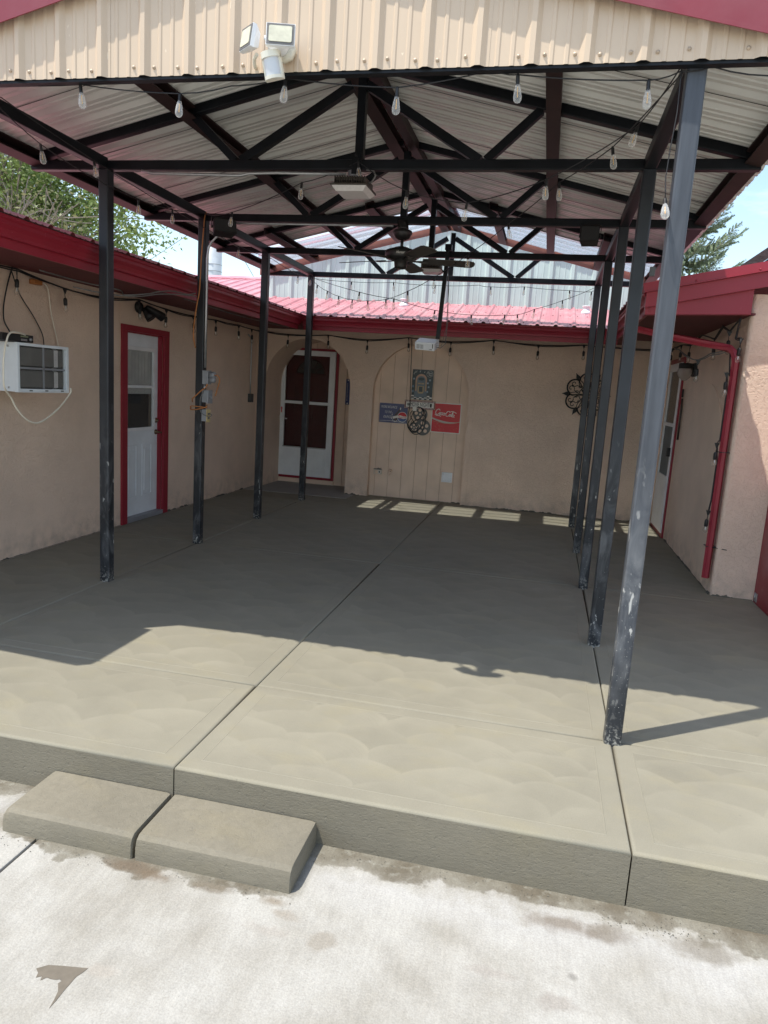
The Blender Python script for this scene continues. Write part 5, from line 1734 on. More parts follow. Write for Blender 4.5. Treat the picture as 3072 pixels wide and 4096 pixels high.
MB().bbox(-1.822, -1.772, 2.955, 3.03, 1.393, 1.51, 0.004).build('box', M['boxgrey'], sb)
MB().bbox(-1.770, -1.752, 2.945, 3.04, 1.385, 1.512, 0.004).build('cover', M['boxgrey'], sb)
MB().bar((-1.752, 2.99, 1.455), (-1.735, 2.985, 1.435), 0.012, 0.008).build('switch_lever', M['galv'], sb)
yb_ = empty('outlet_box', (-1.77, 2.99, 1.21), 'outlet box with yellow plate, lowest of three boxes on the second left post', 'outlet box')
MB().bbox(-1.822, -1.772, 2.955, 3.03, 1.213, 1.327, 0.003).build('box', M['boxgrey'], yb_)
MB().bbox(-1.771, -1.766, 2.95, 3.035, 1.205, 1.33, 0.002).build('cover_plate', mat('yellowed plate', (0.58, 0.46, 0.22), 0.5), yb_)
b = MB().box(-1.766, -1.763, 2.975, 3.01, 1.275, 1.295).box(-1.766, -1.763, 2.975, 3.01, 1.235, 1.255)
b.build('outlet_slots', M['bezel'], yb_)
cord('extension_cord', 'orange extension cord running down the second left post and wrapped round it',
     [(-1.80, 2.935, 3.11), (-1.816, 2.93, 3.067), (-1.822, 2.925, 2.957), (-1.838, 2.925, 2.718), (-1.85, 2.925, 2.434), (-1.872, 2.925, 2.303), (-1.90, 2.93, 2.137), (-1.916, 2.95, 2.0), (-1.92, 3.0, 1.9)], 0.006, 'orange')
cord('extension_cord', 'orange plug cord looping out of the flip covers on the second left post',
     [(-1.70, 2.97, 1.655), (-1.672, 2.965, 1.652), (-1.650, 2.965, 1.63), (-1.65, 2.965, 1.59), (-1.67, 2.97, 1.53), (-1.695, 2.98, 1.46)], 0.006, 'orange')
cord('extension_cord', 'short orange cord slanting across the second left post below the top box',
     [(-1.765, 2.95, 1.57), (-1.78, 2.945, 1.535), (-1.82, 2.93, 1.50), (-1.86, 2.925, 1.46), (-1.905, 2.93, 1.42), (-1.925, 2.97, 1.39)], 0.006, 'orange')
cord('extension_cord', 'orange cord wound in loops round the second left post above the yellow plate',
     [(-1.76, 2.945, 1.345), (-1.83, 2.925, 1.350), (-1.915, 2.925, 1.352), (-1.93, 2.95, 1.335), (-1.915, 2.925, 1.318), (-1.85, 2.92, 1.325), (-1.77, 2.935, 1.35), (-1.765, 2.95, 1.365)], 0.006, 'orange')
cord('extension_cord', 'thin grey cord loop plugged into the yellow plate', [(-1.80, 2.945, 1.50), (-1.825, 2.935, 1.43), (-1.825, 2.935, 1.32), (-1.80, 2.935, 1.285), (-1.765, 2.94, 1.268), (-1.73, 2.96, 1.265), (-1.72, 2.965, 1.28), (-1.745, 2.97, 1.29)], 0.004, 'greycable')
# little sensor box on the second right post
o = MB().bbox(1.928, 1.96, 1.40, 1.425, 2.42, 2.475, 0.003).build('sensor_box', M['darkbox'])
prop(o, 'small dark box clipped to the side of the second right post', 'sensor box')

# ================================================================== THINGS ON THE BACK WALL
YS = YW + 0.118       # face of the signs in the right arch


def rect(b, x0, x1, z0, z1, y0, t_=0.004, mi=0):
    return b.box(x0, x1, y0 - t_, y0, z0, z1, mi)


def ell(cx, cz, rx, rz, n=20, a0=0, a1=360):
    return [(cx + rx * math.cos(R(a0 + (a1 - a0) * k / n)), cz + rz * math.sin(R(a0 + (a1 - a0) * k / n))) for k in range(n + (0 if a1 - a0 == 360 else 1))]


def flat(b, poly, y, t_=0.0012, mi=0):
    return b.prism(poly, lambda x, z: (x, y - t_, z), (0, t_, 0), mi)


def strokes(b, paths, wd, y, t_=0.0012, mi=0):
    """flat pen strokes"""
    for pts in paths:
        for i in range(len(pts) - 1):
            (xa, za), (xb, zb_) = pts[i], pts[i + 1]
            dx, dz = xb - xa, zb_ - za
            l_ = math.hypot(dx, dz) or 1
            ex, ez = dx / l_ * wd * 0.4, dz / l_ * wd * 0.4
            nx, nz_ = -dz / l_ * wd / 2, dx / l_ * wd / 2
            flat(b, [(xa + nx - ex, za + nz_ - ez), (xa - nx - ex, za - nz_ - ez), (xb - nx + ex, zb_ - nz_ + ez), (xb + nx + ex, zb_ + nz_ + ez)], y - 0.00005 * (i % 3), t_, mi)
    return b


# poster of a jukebox on dark teal
ps = empty('poster', (-0.425, YS, 1.495), 'dark teal jukebox poster, topmost in the boarded arch', 'poster')
rect(MB(), -0.581, -0.268, 1.498, 1.938, YS, 0.003).build('sheet', M['teal'], ps)
b = MB()
for i in range(3):
    for j in range(8):
        if (i + j) % 2 == 0:
            x0 = -0.578 + j * 0.0385
            rect(b, x0, x0 + 0.0385, 1.502 + i * 0.02, 1.522 + i * 0.02, YS - 0.003, 0.001)
b.build('checker_floor', M['signwhite'], ps)
jx = -0.445
b = MB()
flat(b, [(jx - 0.085, 1.56)] + ell(jx, 1.79, 0.085, 0.085, 16, 180, 0) + [(jx + 0.085, 1.56)], YS - 0.003, 0.001)
b.build('jukebox_outline', M['peach'], ps)
b = MB()
flat(b, [(jx - 0.062, 1.60)] + ell(jx, 1.785, 0.062, 0.06, 14, 180, 0) + [(jx + 0.062, 1.60)], YS - 0.004, 0.001)
rect(b, jx - 0.092, jx + 0.092, 1.535, 1.625, YS - 0.0042, 0.001)
b.build('jukebox_front', M['slate'], ps)
b = MB()
flat(b, [(jx - 0.045, 1.61), (jx - 0.03, 1.59), (jx + 0.03, 1.59), (jx + 0.045, 1.61), (jx + 0.045, 1.70), (jx - 0.045, 1.70)], YS - 0.0054, 0.001)
rect(b, jx - 0.078, jx - 0.066, 1.64, 1.76, YS - 0.0054, 0.001)
rect(b, jx + 0.066, jx + 0.078, 1.64, 1.76, YS - 0.0054, 0.001)
rect(b, jx - 0.045, jx - 0.004, 1.725, 1.745, YS - 0.0054, 0.001)
rect(b, jx + 0.004, jx + 0.045, 1.725, 1.745, YS - 0.0054, 0.001)
b.build('jukebox_grille', M['gold'], ps)
b = MB()
flat(b, ell(jx, 1.80, 0.045, 0.022, 14), YS - 0.0056, 0.001)
rect(b, jx - 0.028, jx + 0.028, 1.615, 1.69, YS - 0.0066, 0.0008)
b.build('jukebox_glass', M['teal'], ps)
b = MB()
for (x, z) in ((-0.555, 1.80), (-0.315, 1.79), (-0.345, 1.745), (-0.33, 1.69), (-0.345, 1.62), (-0.565, 1.69), (-0.565, 1.62)):
    flat(b, ell(x, z, 0.017, 0.018, 12), YS - 0.003, 0.001)
b.build('record_disc', mat('teal blue record', (0.13, 0.22, 0.30), 0.4), ps)
b = MB()
for (x, z) in ((-0.555, 1.80), (-0.315, 1.79), (-0.345, 1.745), (-0.33, 1.69), (-0.345, 1.62)):
    flat(b, ell(x, z, 0.006, 0.006, 8), YS - 0.0042, 0.001)
for (x, z) in ((-0.545, 1.895), (-0.525, 1.90), (-0.405, 1.90), (-0.56, 1.87), (-0.47, 1.905)):
    flat(b, ell(x, z, 0.006, 0.005, 8), YS - 0.003, 0.001)
    strokes(b, [[(x + 0.005, z), (x + 0.005, z + 0.02), (x + 0.012, z + 0.016)]], 0.002, YS - 0.003)
strokes(b, [ell(-0.325, 1.88, 0.044, 0.045, 24) + [(-0.281, 1.88)]], 0.0025, YS - 0.003)
b.build('music_notes', M['signwhite'], ps)
put_text('Music', 0.035, lambda x, z: (-0.327 + x, YS - 0.0042, 1.893 + z), ps, M['signwhite'], 0.4, 0.068)
put_text('Hop', 0.035, lambda x, z: (-0.322 + x, YS - 0.0042, 1.865 + z), ps, M['signwhite'], 0.4, 0.045)

# movie night marquee sign
YM = YS - 0.008
mv = empty('sign', (-0.437, YM, 1.36), 'MOVIE NIGHT marquee sign with dotted red border between the poster and reels', 'sign')
rect(MB(), -0.668, -0.207, 1.362, 1.484, YM, 0.010).build('board', M['maroon'], mv)
rect(MB(), -0.648, -0.227, 1.384, 1.462, YM - 0.010, 0.002).build('panel', M['signwhite'], mv)
b = MB()
for k in range(22):
    x = -0.658 + k * 0.0210
    for z in (1.373, 1.473): flat(b, ell(x, z, 0.0062, 0.0062, 8), YM - 0.010, 0.0025)
b.build('marquee_bulbs', M['signwhite'], mv)
b = MB()
for x in (-0.668, -0.214): rect(b, x, x + 0.007, 1.362, 1.484, YM - 0.0102, 0.0025)
b.build('end_strip', M['peach'], mv)
put_text('MOVIE NIGHT', 0.062, lambda x, z: (-0.438 + x, YM - 0.0132, 1.423 + z), mv, M['black'], 0.0, 0.285, stretch=1.35)
b = MB()
flat(b, ell(-0.612, 1.423, 0.020, 0.020, 16), YM - 0.0125, 0.001)
flat(b, [(-0.286, 1.395), (-0.262, 1.395), (-0.257, 1.44), (-0.291, 1.44)], YM - 0.0125, 0.001)
flat(b, ell(-0.274, 1.442, 0.016, 0.009, 10), YM - 0.0127, 0.001)
b.build('reel_icon', M['black'], mv)
b = MB()
for k in range(5): flat(b, ell(-0.612 + 0.011 * math.cos(k * 1.2566), 1.423 + 0.011 * math.sin(k * 1.2566), 0.0042, 0.0042, 8), YM - 0.0136, 0.0008)
b.build('reel_icon_holes', M['signwhite'], mv)

# navy soda sign
nv_ = empty('sign', (-0.833, YS, 1.13), 'navy soda sign reading MORE BOUNCE TO THE OUNCE, left of the reels', 'sign')
rect(MB(), -1.049, -0.617, 1.131, 1.417, YS, 0.004).build('board', M['navy'], nv_)
put_text('MORE BOUNCE', 0.05, lambda x, z: (-0.905 + x, YS - 0.0052, 1.362 + z), nv_, M['signwhite'], 0.25, 0.245)
put_text('TO THE', 0.05, lambda x, z: (-0.915 + x, YS - 0.0052, 1.285 + z), nv_, M['signwhite'], 0.25, 0.105)
put_text('OUNCE!', 0.05, lambda x, z: (-0.918 + x, YS - 0.0052, 1.215 + z), nv_, M['signwhite'], 0.25, 0.135)
cx, cz, rr2 = -0.695, 1.225, 0.074
b = MB(); flat(b, ell(cx, cz, rr2 + 0.003, rr2 + 0.003, 28), YS - 0.004, 0.001); b.build('bottle_cap', M['signwhite'], nv_)
b = MB(); flat(b, ell(cx, cz, rr2 - 0.004, rr2 - 0.004, 18, 12, 168) + [(cx - 0.03, cz + 0.025), (cx + 0.02, cz + 0.010)], YS - 0.0052, 0.001); b.build('cap_red', M['signred'], nv_)
b = MB(); flat(b, ell(cx, cz, rr2 - 0.004, rr2 - 0.004, 18, 195, 345) + [(cx + 0.02, cz - 0.028), (cx - 0.03, cz - 0.018)], YS - 0.0052, 0.001); b.build('cap_blue', M['signblue'], nv_)
put_text('Pepsi-Cola', 0.04, lambda x, z: (cx + 0.002 + x, YS - 0.0066, cz - 0.004 + z + x * 0.1), nv_, M['signred'], 0.35, 0.120, stretch=1.1)
b = MB()
flat(b, [(-0.800, 1.16), (-0.765, 1.18), (-0.770, 1.25), (-0.742, 1.30), (-0.722, 1.355), (-0.735, 1.362), (-0.765, 1.31), (-0.805, 1.265), (-0.83, 1.19)], YS - 0.0054, 0.001)
b.build('bottle', mat('cola brown print', (0.06, 0.03, 0.03), 0.4), nv_)
b = MB()
flat(b, [(-0.842, 1.225), (-0.77, 1.245), (-0.758, 1.215), (-0.835, 1.19)], YS - 0.0066, 0.001)
flat(b, [(-0.738, 1.335), (-0.724, 1.33), (-0.717, 1.36), (-0.733, 1.366)], YS - 0.0066, 0.001)
for (x, z, r_) in ((-0.85, 1.25, 0.008), (-0.855, 1.20, 0.010), (-0.84, 1.17, 0.008), (-0.80, 1.155, 0.010), (-0.775, 1.165, 0.007), (-0.845, 1.275, 0.006), (-0.82, 1.16, 0.006)):
    flat(b, ell(x, z, r_, r_, 7), YS - 0.0058, 0.001)
strokes(b, [[(-1.04, 1.155), (-0.96, 1.158), (-0.87, 1.16), (-0.80, 1.152), (-0.70, 1.148), (-0.63, 1.14)]], 0.004, YS - 0.004)
b.build('bottle_label', M['signwhite'], nv_)

# red cola sign with flowing script
rc = empty('sign', (-0.037, YS, 1.035), 'square red cola sign with white script, right of the reels', 'sign')
rect(MB(), -0.257, 0.183, 1.036, 1.476, YS, 0.005).build('board', M['signwhite'], rc)
rect(MB(), -0.244, 0.170, 1.049, 1.463, YS - 0.005, 0.0012).build('panel', M['signred'], rc)


def script(S_):
    """(x, z) pen strokes of the words, x 0..10 wide"""
    P_ = []
    def arc(cx, cz, rx, rz, a0, a1, n=10): return [(cx + rx * math.cos(R(a0 + (a1 - a0) * k / n)), cz + rz * math.sin(R(a0 + (a1 - a0) * k / n))) for k in range(n + 1)]
    P_.append(arc(1.0, 1.4, 0.95, 1.35, 40, 330, 16) + [(2.4, 0.7)])                  # C
    P_.append([(0.2, -0.1), (1.2, -0.45), (2.4, -0.35), (3.2, -0.55)])              # tail under
    P_.append(arc(2.35, 0.75, 0.42, 0.55, 90, 450, 12))                              # o
    P_.append(arc(3.25, 0.75, 0.42, 0.55, 50, 320, 10))                              # c
    P_.append(arc(4.1, 0.75, 0.42, 0.55, 60, 420, 12) + [(4.55, 1.2), (4.5, 0.3), (4.8, 0.2)])   # a
    P_.append([(4.75, 1.1), (5.1, 1.15)])                                             # hyphen
    P_.append(arc(6.1, 1.2, 0.9, 1.25, 45, 330, 16) + [(7.2, 0.6)])                  # C
    P_.append([(6.7, 2.1), (7.4, 2.6), (8.2, 2.75), (9.0, 2.5), (9.9, 2.2)])        # swash over
    P_.append(arc(7.3, 0.65, 0.40, 0.55, 90, 450, 12))                               # o
    P_.append([(7.9, 0.4), (8.4, 1.6), (8.35, 2.3), (8.1, 2.2), (8.05, 1.0), (8.2, 0.2), (8.5, 0.15)])  # l
    P_.append(arc(8.95, 0.65, 0.42, 0.55, 60, 420, 12) + [(9.4, 1.1), (9.35, 0.25), (9.75, 0.05)])
    return P_


ang = R(-6)
def sm(q):
    x, z = (q[0] - 5.0) * 0.030, (q[1] - 1.0) * 0.030
    x += z * 0.22
    return (-0.048 + x * math.cos(ang) - z * math.sin(ang), 1.318 + x * math.sin(ang) + z * math.cos(ang))
b = strokes(MB(), [[sm(q) for q in pt] for pt in script(1)], 0.0088, YS - 0.0062)
b.build('lettering', M['signwhite'], rc)
top_, bot_ = [], []
for k in range(21):
    u = k / 20
    x = -0.243 + 0.412 * u
    z = 1.245 - 0.085 * math.sin(u * PI * 0.55) + 0.05 * u * u
    wd = 0.004 + 0.030 * (1 - u) * 0.55 + 0.016 * math.sin(u * PI)
    top_.append((x, z + wd * 0.5)); bot_.append((x, z - wd * 0.5))
b = MB()
for i in range(20): flat(b, [top_[i], top_[i + 1], bot_[i + 1], bot_[i]], YS - 0.0062, 0.001)
b.build('wave_ribbon', mat('silver ribbon print', (0.50, 0.47, 0.42), 0.4), rc)
b = MB()
strokes(b, [[(-0.243 + 0.412 * u / 12, 1.208 - 0.055 * math.sin(u / 12 * PI * 0.6) + 0.06 * (u / 12) ** 2) for u in range(13)]], 0.004, YS - 0.0074)
b.build('wave_line', M['gold'], rc)
b = MB()
for _ in range(16):
    x, z = random.uniform(-0.22, 0.15), random.uniform(1.07, 1.17)
    l_, a = random.uniform(0.006, 0.028), random.uniform(0.3, 2.4)
    strokes(b, [[(x, z), (x + l_ * math.cos(a), z + l_ * math.sin(a))]], 0.0016, YS - 0.0062)
b.build('scratches', M['peach'], rc)

# film reel wall decoration and the coiled cord in front of it
fr = empty('film_reel_decor', (-0.44, YS, 1.0), 'grey film reels hung under the marquee sign', 'film reels')
for (x, z, r_) in ((-0.425, 1.285, 0.105), (-0.375, 1.095, 0.115), (-0.50, 1.08, 0.075)):
    y0 = YS - (0.004 if z > 1.2 else 0.012 if x > -0.45 else 0.022)
    b = MB().prism(ell(x, z, r_, r_, 28), lambda a, c_: (a, y0 - 0.007, c_), (0, 0.007, 0))
    ro = b.build('reel', M['reel'], fr)
    b = MB()
    for k in range(5):
        an = k * 2 * PI / 5 + 0.4
        flat(b, ell(x + r_ * 0.58 * math.cos(an), z + r_ * 0.58 * math.sin(an), r_ * 0.23, r_ * 0.23, 12), y0 - 0.007, 0.0015)
    flat(b, ell(x, z, r_ * 0.14, r_ * 0.14, 10), y0 - 0.007, 0.0015)
    b.build('reel_hole', M['siding'], ro)
    b = MB().tube([(x + r_ * math.cos(2 * PI * k / 28), y0 - 0.006, z + r_ * math.sin(2 * PI * k / 28)) for k in range(29)], 0.004, 5)
    b.build('reel_rim', M['reel'], ro)
b = MB()
for k in range(8):
    x0 = -0.555 + 0.004 * k * (k > 4); z0 = 1.17 - k * 0.016
    flat(b, [(x0 - 0.01 * math.sin(k * 0.4), z0), (x0 + 0.012, z0), (x0 + 0.012, z0 + 0.008), (x0 - 0.01 * math.sin(k * 0.4), z0 + 0.008)], YS - 0.004, 0.002)
b.build('film_strip', M['black'], fr)
yc = YS - 0.04
cord('hanging_cord', 'black cord hanging down the boarded arch and coiled over the film reels',
     [(-0.60, 7.03, 2.36), (-0.592, 7.05, 2.2), (-0.592, 7.09, 1.9), (-0.590, 7.15, 1.6), (-0.585, yc, 1.40), (-0.60, yc, 1.25), (-0.585, yc, 1.10), (-0.53, yc, 1.01), (-0.45, yc, 0.985), (-0.37, yc, 1.05), (-0.335, yc, 1.20), (-0.37, yc, 1.35),
      (-0.45, yc, 1.39), (-0.54, yc, 1.33), (-0.57, yc - 0.01, 1.26), (-0.50, yc - 0.01, 1.16), (-0.44, yc - 0.01, 1.07), (-0.50, yc - 0.01, 1.03), (-0.56, yc - 0.01, 1.10), (-0.50, yc - 0.01, 1.18), (-0.40, yc - 0.01, 1.24),
      (-0.37, yc - 0.01, 1.32), (-0.42, yc - 0.01, 1.385), (-0.50, yc - 0.01, 1.36), (-0.56, yc - 0.012, 1.20), (-0.60, yc - 0.012, 1.12), (-0.55, yc - 0.012, 1.04), (-0.46, yc - 0.012, 1.03), (-0.38, yc - 0.012, 1.12), (-0.37, yc - 0.012, 1.25)], 0.0055, 'cable')
o = MB().bbox(-0.535, -0.475, yc - 0.022, yc + 0.004, 1.33, 1.395, 0.003).build('paper_tag', M['signwhite'])
prop(o, 'white paper tag on the coiled cord at the reels', 'tag')

# outlet, tap, vent
ob2 = empty('outdoor_outlet', (-1.01, YS, 0.34), 'tan outdoor outlet at the lower left of the boarded arch', 'outlet')
MB().bbox(-1.075, -0.95, YS - 0.035, YS + 0.005, 0.342, 0.412, 0.004).build('box', mat('pale tan box', (0.62, 0.55, 0.47), 0.6), ob2)
b = MB(); flat(b, ell(-0.985, 0.378, 0.018, 0.022, 14), YS - 0.035, 0.003); b.build('ring', M['signwhite'], ob2)
b = MB(); flat(b, ell(-0.985, 0.378, 0.011, 0.015, 12), YS - 0.038, 0.002); b.build('socket', M['black'], ob2)
MB().bbox(-1.06, -1.01, YS - 0.038, YS - 0.03, 0.35, 0.405, 0.003).build('flap', M['siding'], ob2)
b = MB().bbox(-1.075, -0.955, YS - 0.05, YS - 0.02, 0.413, 0.424, 0.002).tube([(-1.03, YS - 0.04, 0.42), (-1.0, YS - 0.045, 0.435), (-0.97, YS - 0.04, 0.425), (-0.96, YS - 0.04, 0.44)], 0.006, 6)
b.build('lid', M['bezel'], ob2)
tp_ = empty('hose_tap', (-0.82, YS, 0.36), 'tan painted hose tap near the bottom of the boarded arch', 'tap')
b = MB().tube([(-0.82, YS, 0.40), (-0.82, YS - 0.05, 0.40), (-0.82, YS - 0.075, 0.385), (-0.825, YS - 0.08, 0.352)], 0.013, 8)
b.build('spout', M['siding'], tp_)
MB().lathe([(0.026, 0), (0.028, 0.006), (0.02, 0.012)], (-0.82, YS - 0.045, 0.42), (0, -0.35, 1), 10).build('handle', M['siding'], tp_)
vt = empty('dryer_vent', (0.05, YS, 0.31), 'white louvred dryer vent at the lower right of the boarded arch', 'vent')
b = MB()
for (x0, x1, z0, z1) in ((-0.034, -0.014, 0.308, 0.455), (0.104, 0.124, 0.308, 0.455), (-0.014, 0.104, 0.437, 0.455), (-0.014, 0.104, 0.308, 0.324)):
    b.bbox(x0, x1, YS - 0.022, YS + 0.004, z0, z1, 0.003)
b.build('frame', M['white'], vt)
MB().box(-0.014, 0.104, YS - 0.003, YS, 0.324, 0.437).build('duct', M['dark'], vt)
for k in range(3):
    z = 0.327 + k * 0.037
    b = MB().add([(-0.012, YS - 0.020, z), (0.102, YS - 0.020, z), (0.102, YS - 0.006, z + 0.0355), (-0.012, YS - 0.006, z + 0.0355), (-0.012, YS - 0.017, z), (0.102, YS - 0.017, z), (0.102, YS - 0.003, z + 0.0355), (-0.012, YS - 0.003, z + 0.0355)],
                 [(0, 1, 2, 3), (7, 6, 5, 4), (0, 4, 5, 1), (1, 5, 6, 2), (2, 6, 7, 3), (3, 7, 4, 0)])
    b.build('louver', M['white'], vt)

# wrought iron medallion
md = empty('wall_medallion', (1.915, YW, 1.43), 'round black wrought iron scroll medallion on the back wall', 'wall art')
mcx, mcz, my = 1.915, 1.722, YW - 0.035
def pol(r_, a): return (mcx + r_ * math.cos(a), my, mcz + r_ * math.sin(a))
b = MB()
b.tube([pol(0.10, 2 * PI * k / 32) for k in range(33)], 0.006, 5)
for k in range(8):
    a = 2 * PI * k / 8
    b.tube([pol(0.0, a), pol(0.10, a)], 0.007, 5)
    b.tube([pol(0.09, a + 0.1), pol(0.055, a + 0.25), pol(0.06, a - 0.1)], 0.006, 5)
b.lathe([(0.028, 0), (0.022, 0.012), (0.0, 0.016)], (mcx, my, mcz), (0, -1, 0), 12)
b.build('inner_ring', M['iron'], md)
for k in range(6):
    a = 2 * PI * k / 6 + PI / 6
    b = MB()
    lobe = []
    for j in range(17):
        u = -1 + 2 * j / 16
        lobe.append(pol(0.215 + 0.078 * math.cos(u * PI / 2) ** 0.7, a + u * 0.50))
    b.tube(lobe, 0.0115, 6)
    for s_ in (-1, 1):
        c0 = Vector(pol(0.225, a + s_ * 0.17))
        sp2_ = []
        for j in range(15):
            th_ = j * 0.42
            r_ = 0.045 * (1 - j / 18)
            sp2_.append(c0 + Vector((math.cos(a + s_ * th_ + PI) * r_, 0, math.sin(a + s_ * th_ + PI) * r_)))
        b.tube([Vector(pol(0.11, a + s_ * 0.40))] + sp2_, 0.0052, 5)
        c1 = Vector(pol(0.135, a + s_ * 0.28))
        b.tube([c1 + Vector((math.cos(j * 0.7) * 0.022 * (1 - j / 14), 0, math.sin(j * 0.7) * 0.022 * (1 - j / 14))) for j in range(11)], 0.004, 5)
    b.lathe([(0.016, -0.004), (0.016, 0.004)], pol(0.225, a), (0, 1, 0), 5)
    b.build('scroll_lobe', M['iron'], md)
    a2 = a + PI / 6
    b = MB()
    b.tube([pol(0.10, a2), pol(0.19, a2 + 0.05), pol(0.245, a2)], 0.006, 5)
    b.tube([pol(0.13, a2 - 0.25), pol(0.19, a2 - 0.12), pol(0.24, a2)], 0.005, 5)
    b.tube([pol(0.13, a2 + 0.25), pol(0.19, a2 + 0.12), pol(0.24, a2)], 0.005, 5)
    f_ = lambda u, v_: (mcx + u * math.cos(a2) - v_ * math.sin(a2), my - 0.004, mcz + u * math.sin(a2) + v_ * math.cos(a2))
    b.prism([(0.24, -0.012), (0.262, -0.030), (0.285, -0.020), (0.30, -0.012), (0.335, 0.0), (0.30, 0.012), (0.285, 0.020), (0.262, 0.030), (0.24, 0.012)], f_, (0, 0.008, 0))
    b.build('finial', M['iron'], md)

# thermometers / ornaments
o = empty('thermometer', (-1.75, 7.84, 1.33), 'narrow blue thermometer plate on the siding right of the arched entry door', 'thermometer')
MB().bbox(-1.772, -1.70, 7.838, 7.851, 1.335, 1.74, 0.002).build('plate', mat('blue plate', (0.02, 0.035, 0.15), 0.35), o)
b = MB()
for k in range(14): b.box(-1.750, -1.742, 7.8365, 7.838, 1.40 + k * 0.02, 1.408 + k * 0.02)
for z in (1.355, 1.72): flat(b, ell(-1.737, z, 0.010, 0.010, 8), 7.838, 0.0015)
b.build('scale_marks', M['signwhite'], o)
o = empty('walking_stick_decor', (2.95, 5.76, 1.25), 'long thin dark carved ornament beside the right door', 'ornament')
MB().tube([(2.955, 5.735, 1.25), (2.955, 5.745, 1.45), (2.958, 5.76, 1.62), (2.955, 5.775, 1.74)], 0.013, 6).build('shaft', M['bronze'], o)
MB().bbox(2.945, 2.965, 5.765, 5.80, 1.75, 1.85, 0.004).build('head', M['iron'], o)
# porch lamp
pl_ = empty('porch_lamp', (2.95, 5.30, 2.03), 'black porch lamp with seeded glass jar on the right wall', 'porch lamp')
MB().bbox(2.945, 2.99, 5.25, 5.36, 1.98, 2.13, 0.006).build('backplate', M['iron'], pl_)
MB().lathe([(0.072, 0.0), (0.072, 0.055), (0.05, 0.06)], (2.865, 5.30, 2.065), (0, 0, 1), 16).build('cap', M['iron'], pl_)
MB().lathe([(0.068, 0), (0.080, -0.02), (0.078, -0.06), (0.058, -0.10), (0.028, -0.128), (0.01, -0.135)], (2.865, 5.30, 2.066), (0, 0, 1), 16).build('glass_jar', M['jar'], pl_)
MB().bar((2.865, 5.30, 2.11), (2.95, 5.30, 2.11), 0.03, 0.03).build('arm', M['iron'], pl_)

# ================================================================== BEYOND THE HOUSE
sil = empty('silo', (-62.0, 124, -0.3), 'tall grey steel silo standing far beyond the roofs', 'silo')
MB().lathe([(1.55, 0), (1.55, 34)], (-59.0, 120, -0.3), (0, 0, 1), 24).build('shell', M['silo'], sil)
b = MB()
for k in range(16): b.tube([(-59.0 + 1.57 * math.cos(2 * PI * j / 24), 120 + 1.57 * math.sin(2 * PI * j / 24), 4 + k * 1.15) for j in range(25)], 0.05, 4)
b.build('ring_band', mat('silo band', (0.26, 0.28, 0.31), 0.5), sil)

o = MB().tube([(-26.0, 30, 2.4), (-18.366, 30.0, 7.078), (-16.298, 30.0, 8.322), (-10, 30, 12.0)], 0.012, 4).build('power_line', M['cable'])
prop(o, 'thin power line rising across the cloudy sky', 'power line', 'power lines over the roof')
o = MB().tube([(-14.2, 30.0, 8.4), (-13.297, 30.0, 7.13), (-12.717, 30.0, 6.27), (-10.8, 30, 3.5)], 0.012, 4).build('power_line', M['cable'])
prop(o, 'thin power line dropping behind the red roof by the silo', 'power line', 'power lines over the roof')

nb_ = empty('neighbour_roof', (5.5, 8, -0.3), 'dark brown shingled roof rising behind the right wing', 'building')
b = MB().prism([(3.02, 2.98), (6.5, 5.72), (6.5, 5.58), (3.02, 2.84)], lambda x, z: (x, 6.0, z), (0, 5.0, 0))
b.build('roof', M['shingle'], nb_)
b = MB()
for k in range(3):
    b.prism([(3.02, 2.835 - k * 0.05), (6.5, 5.575 - k * 0.05), (6.5, 5.545 - k * 0.05), (3.02, 2.805 - k * 0.05)], lambda x, z: (x, 6.02 + k * 0.05, z), (0, 0.06, 0))
b.build('rake_board', M['purlin'], nb_)
b = MB().prism([(3.35, -0.3), (6.4, -0.3), (6.4, 5.35), (3.35, 2.95)], lambda x, z: (x, 6.3, z), (0, 0.12, 0))
b.build('wall', M['shingle'], nb_)

# left ash tree: trunk, limbs, twigs, leaves
rng = random.Random(11)


def grow(b, p, d, r, l, depth, tips, spread=0.6):
    p = Vector(p); d = Vector(d).normalized()
    pts = [p]
    cur = p
    n = 4
    for i in range(n):
        d = (d + Vector((rng.uniform(-1, 1), rng.uniform(-1, 1), rng.uniform(-0.6, 0.8))) * 0.16).normalized()
        cur = cur + d * (l / n)
        pts.append(cur)
    b.tube(pts, r, 6 if depth > 1 else 3, taper=r * 0.6)
    if cur.x > -8.3 - 0.6 * (cur.y - 12): return
    if depth == 0:
        tips.append((cur, d)); tips.append((pts[2], d))
        return
    k = 3 if depth > 2 else 4
    for i in range(k):
        nd_ = (d * 0.75 + Vector((rng.uniform(-1, 1), rng.uniform(-1, 1), rng.uniform(-0.55, 0.9))) * spread).normalized()
        st = pts[-1] if i < 2 else pts[rng.randint(2, 3)]
        grow(b, st, nd_, r * 0.6, l * rng.uniform(0.62, 0.86), depth - 1, tips, spread * 1.06)


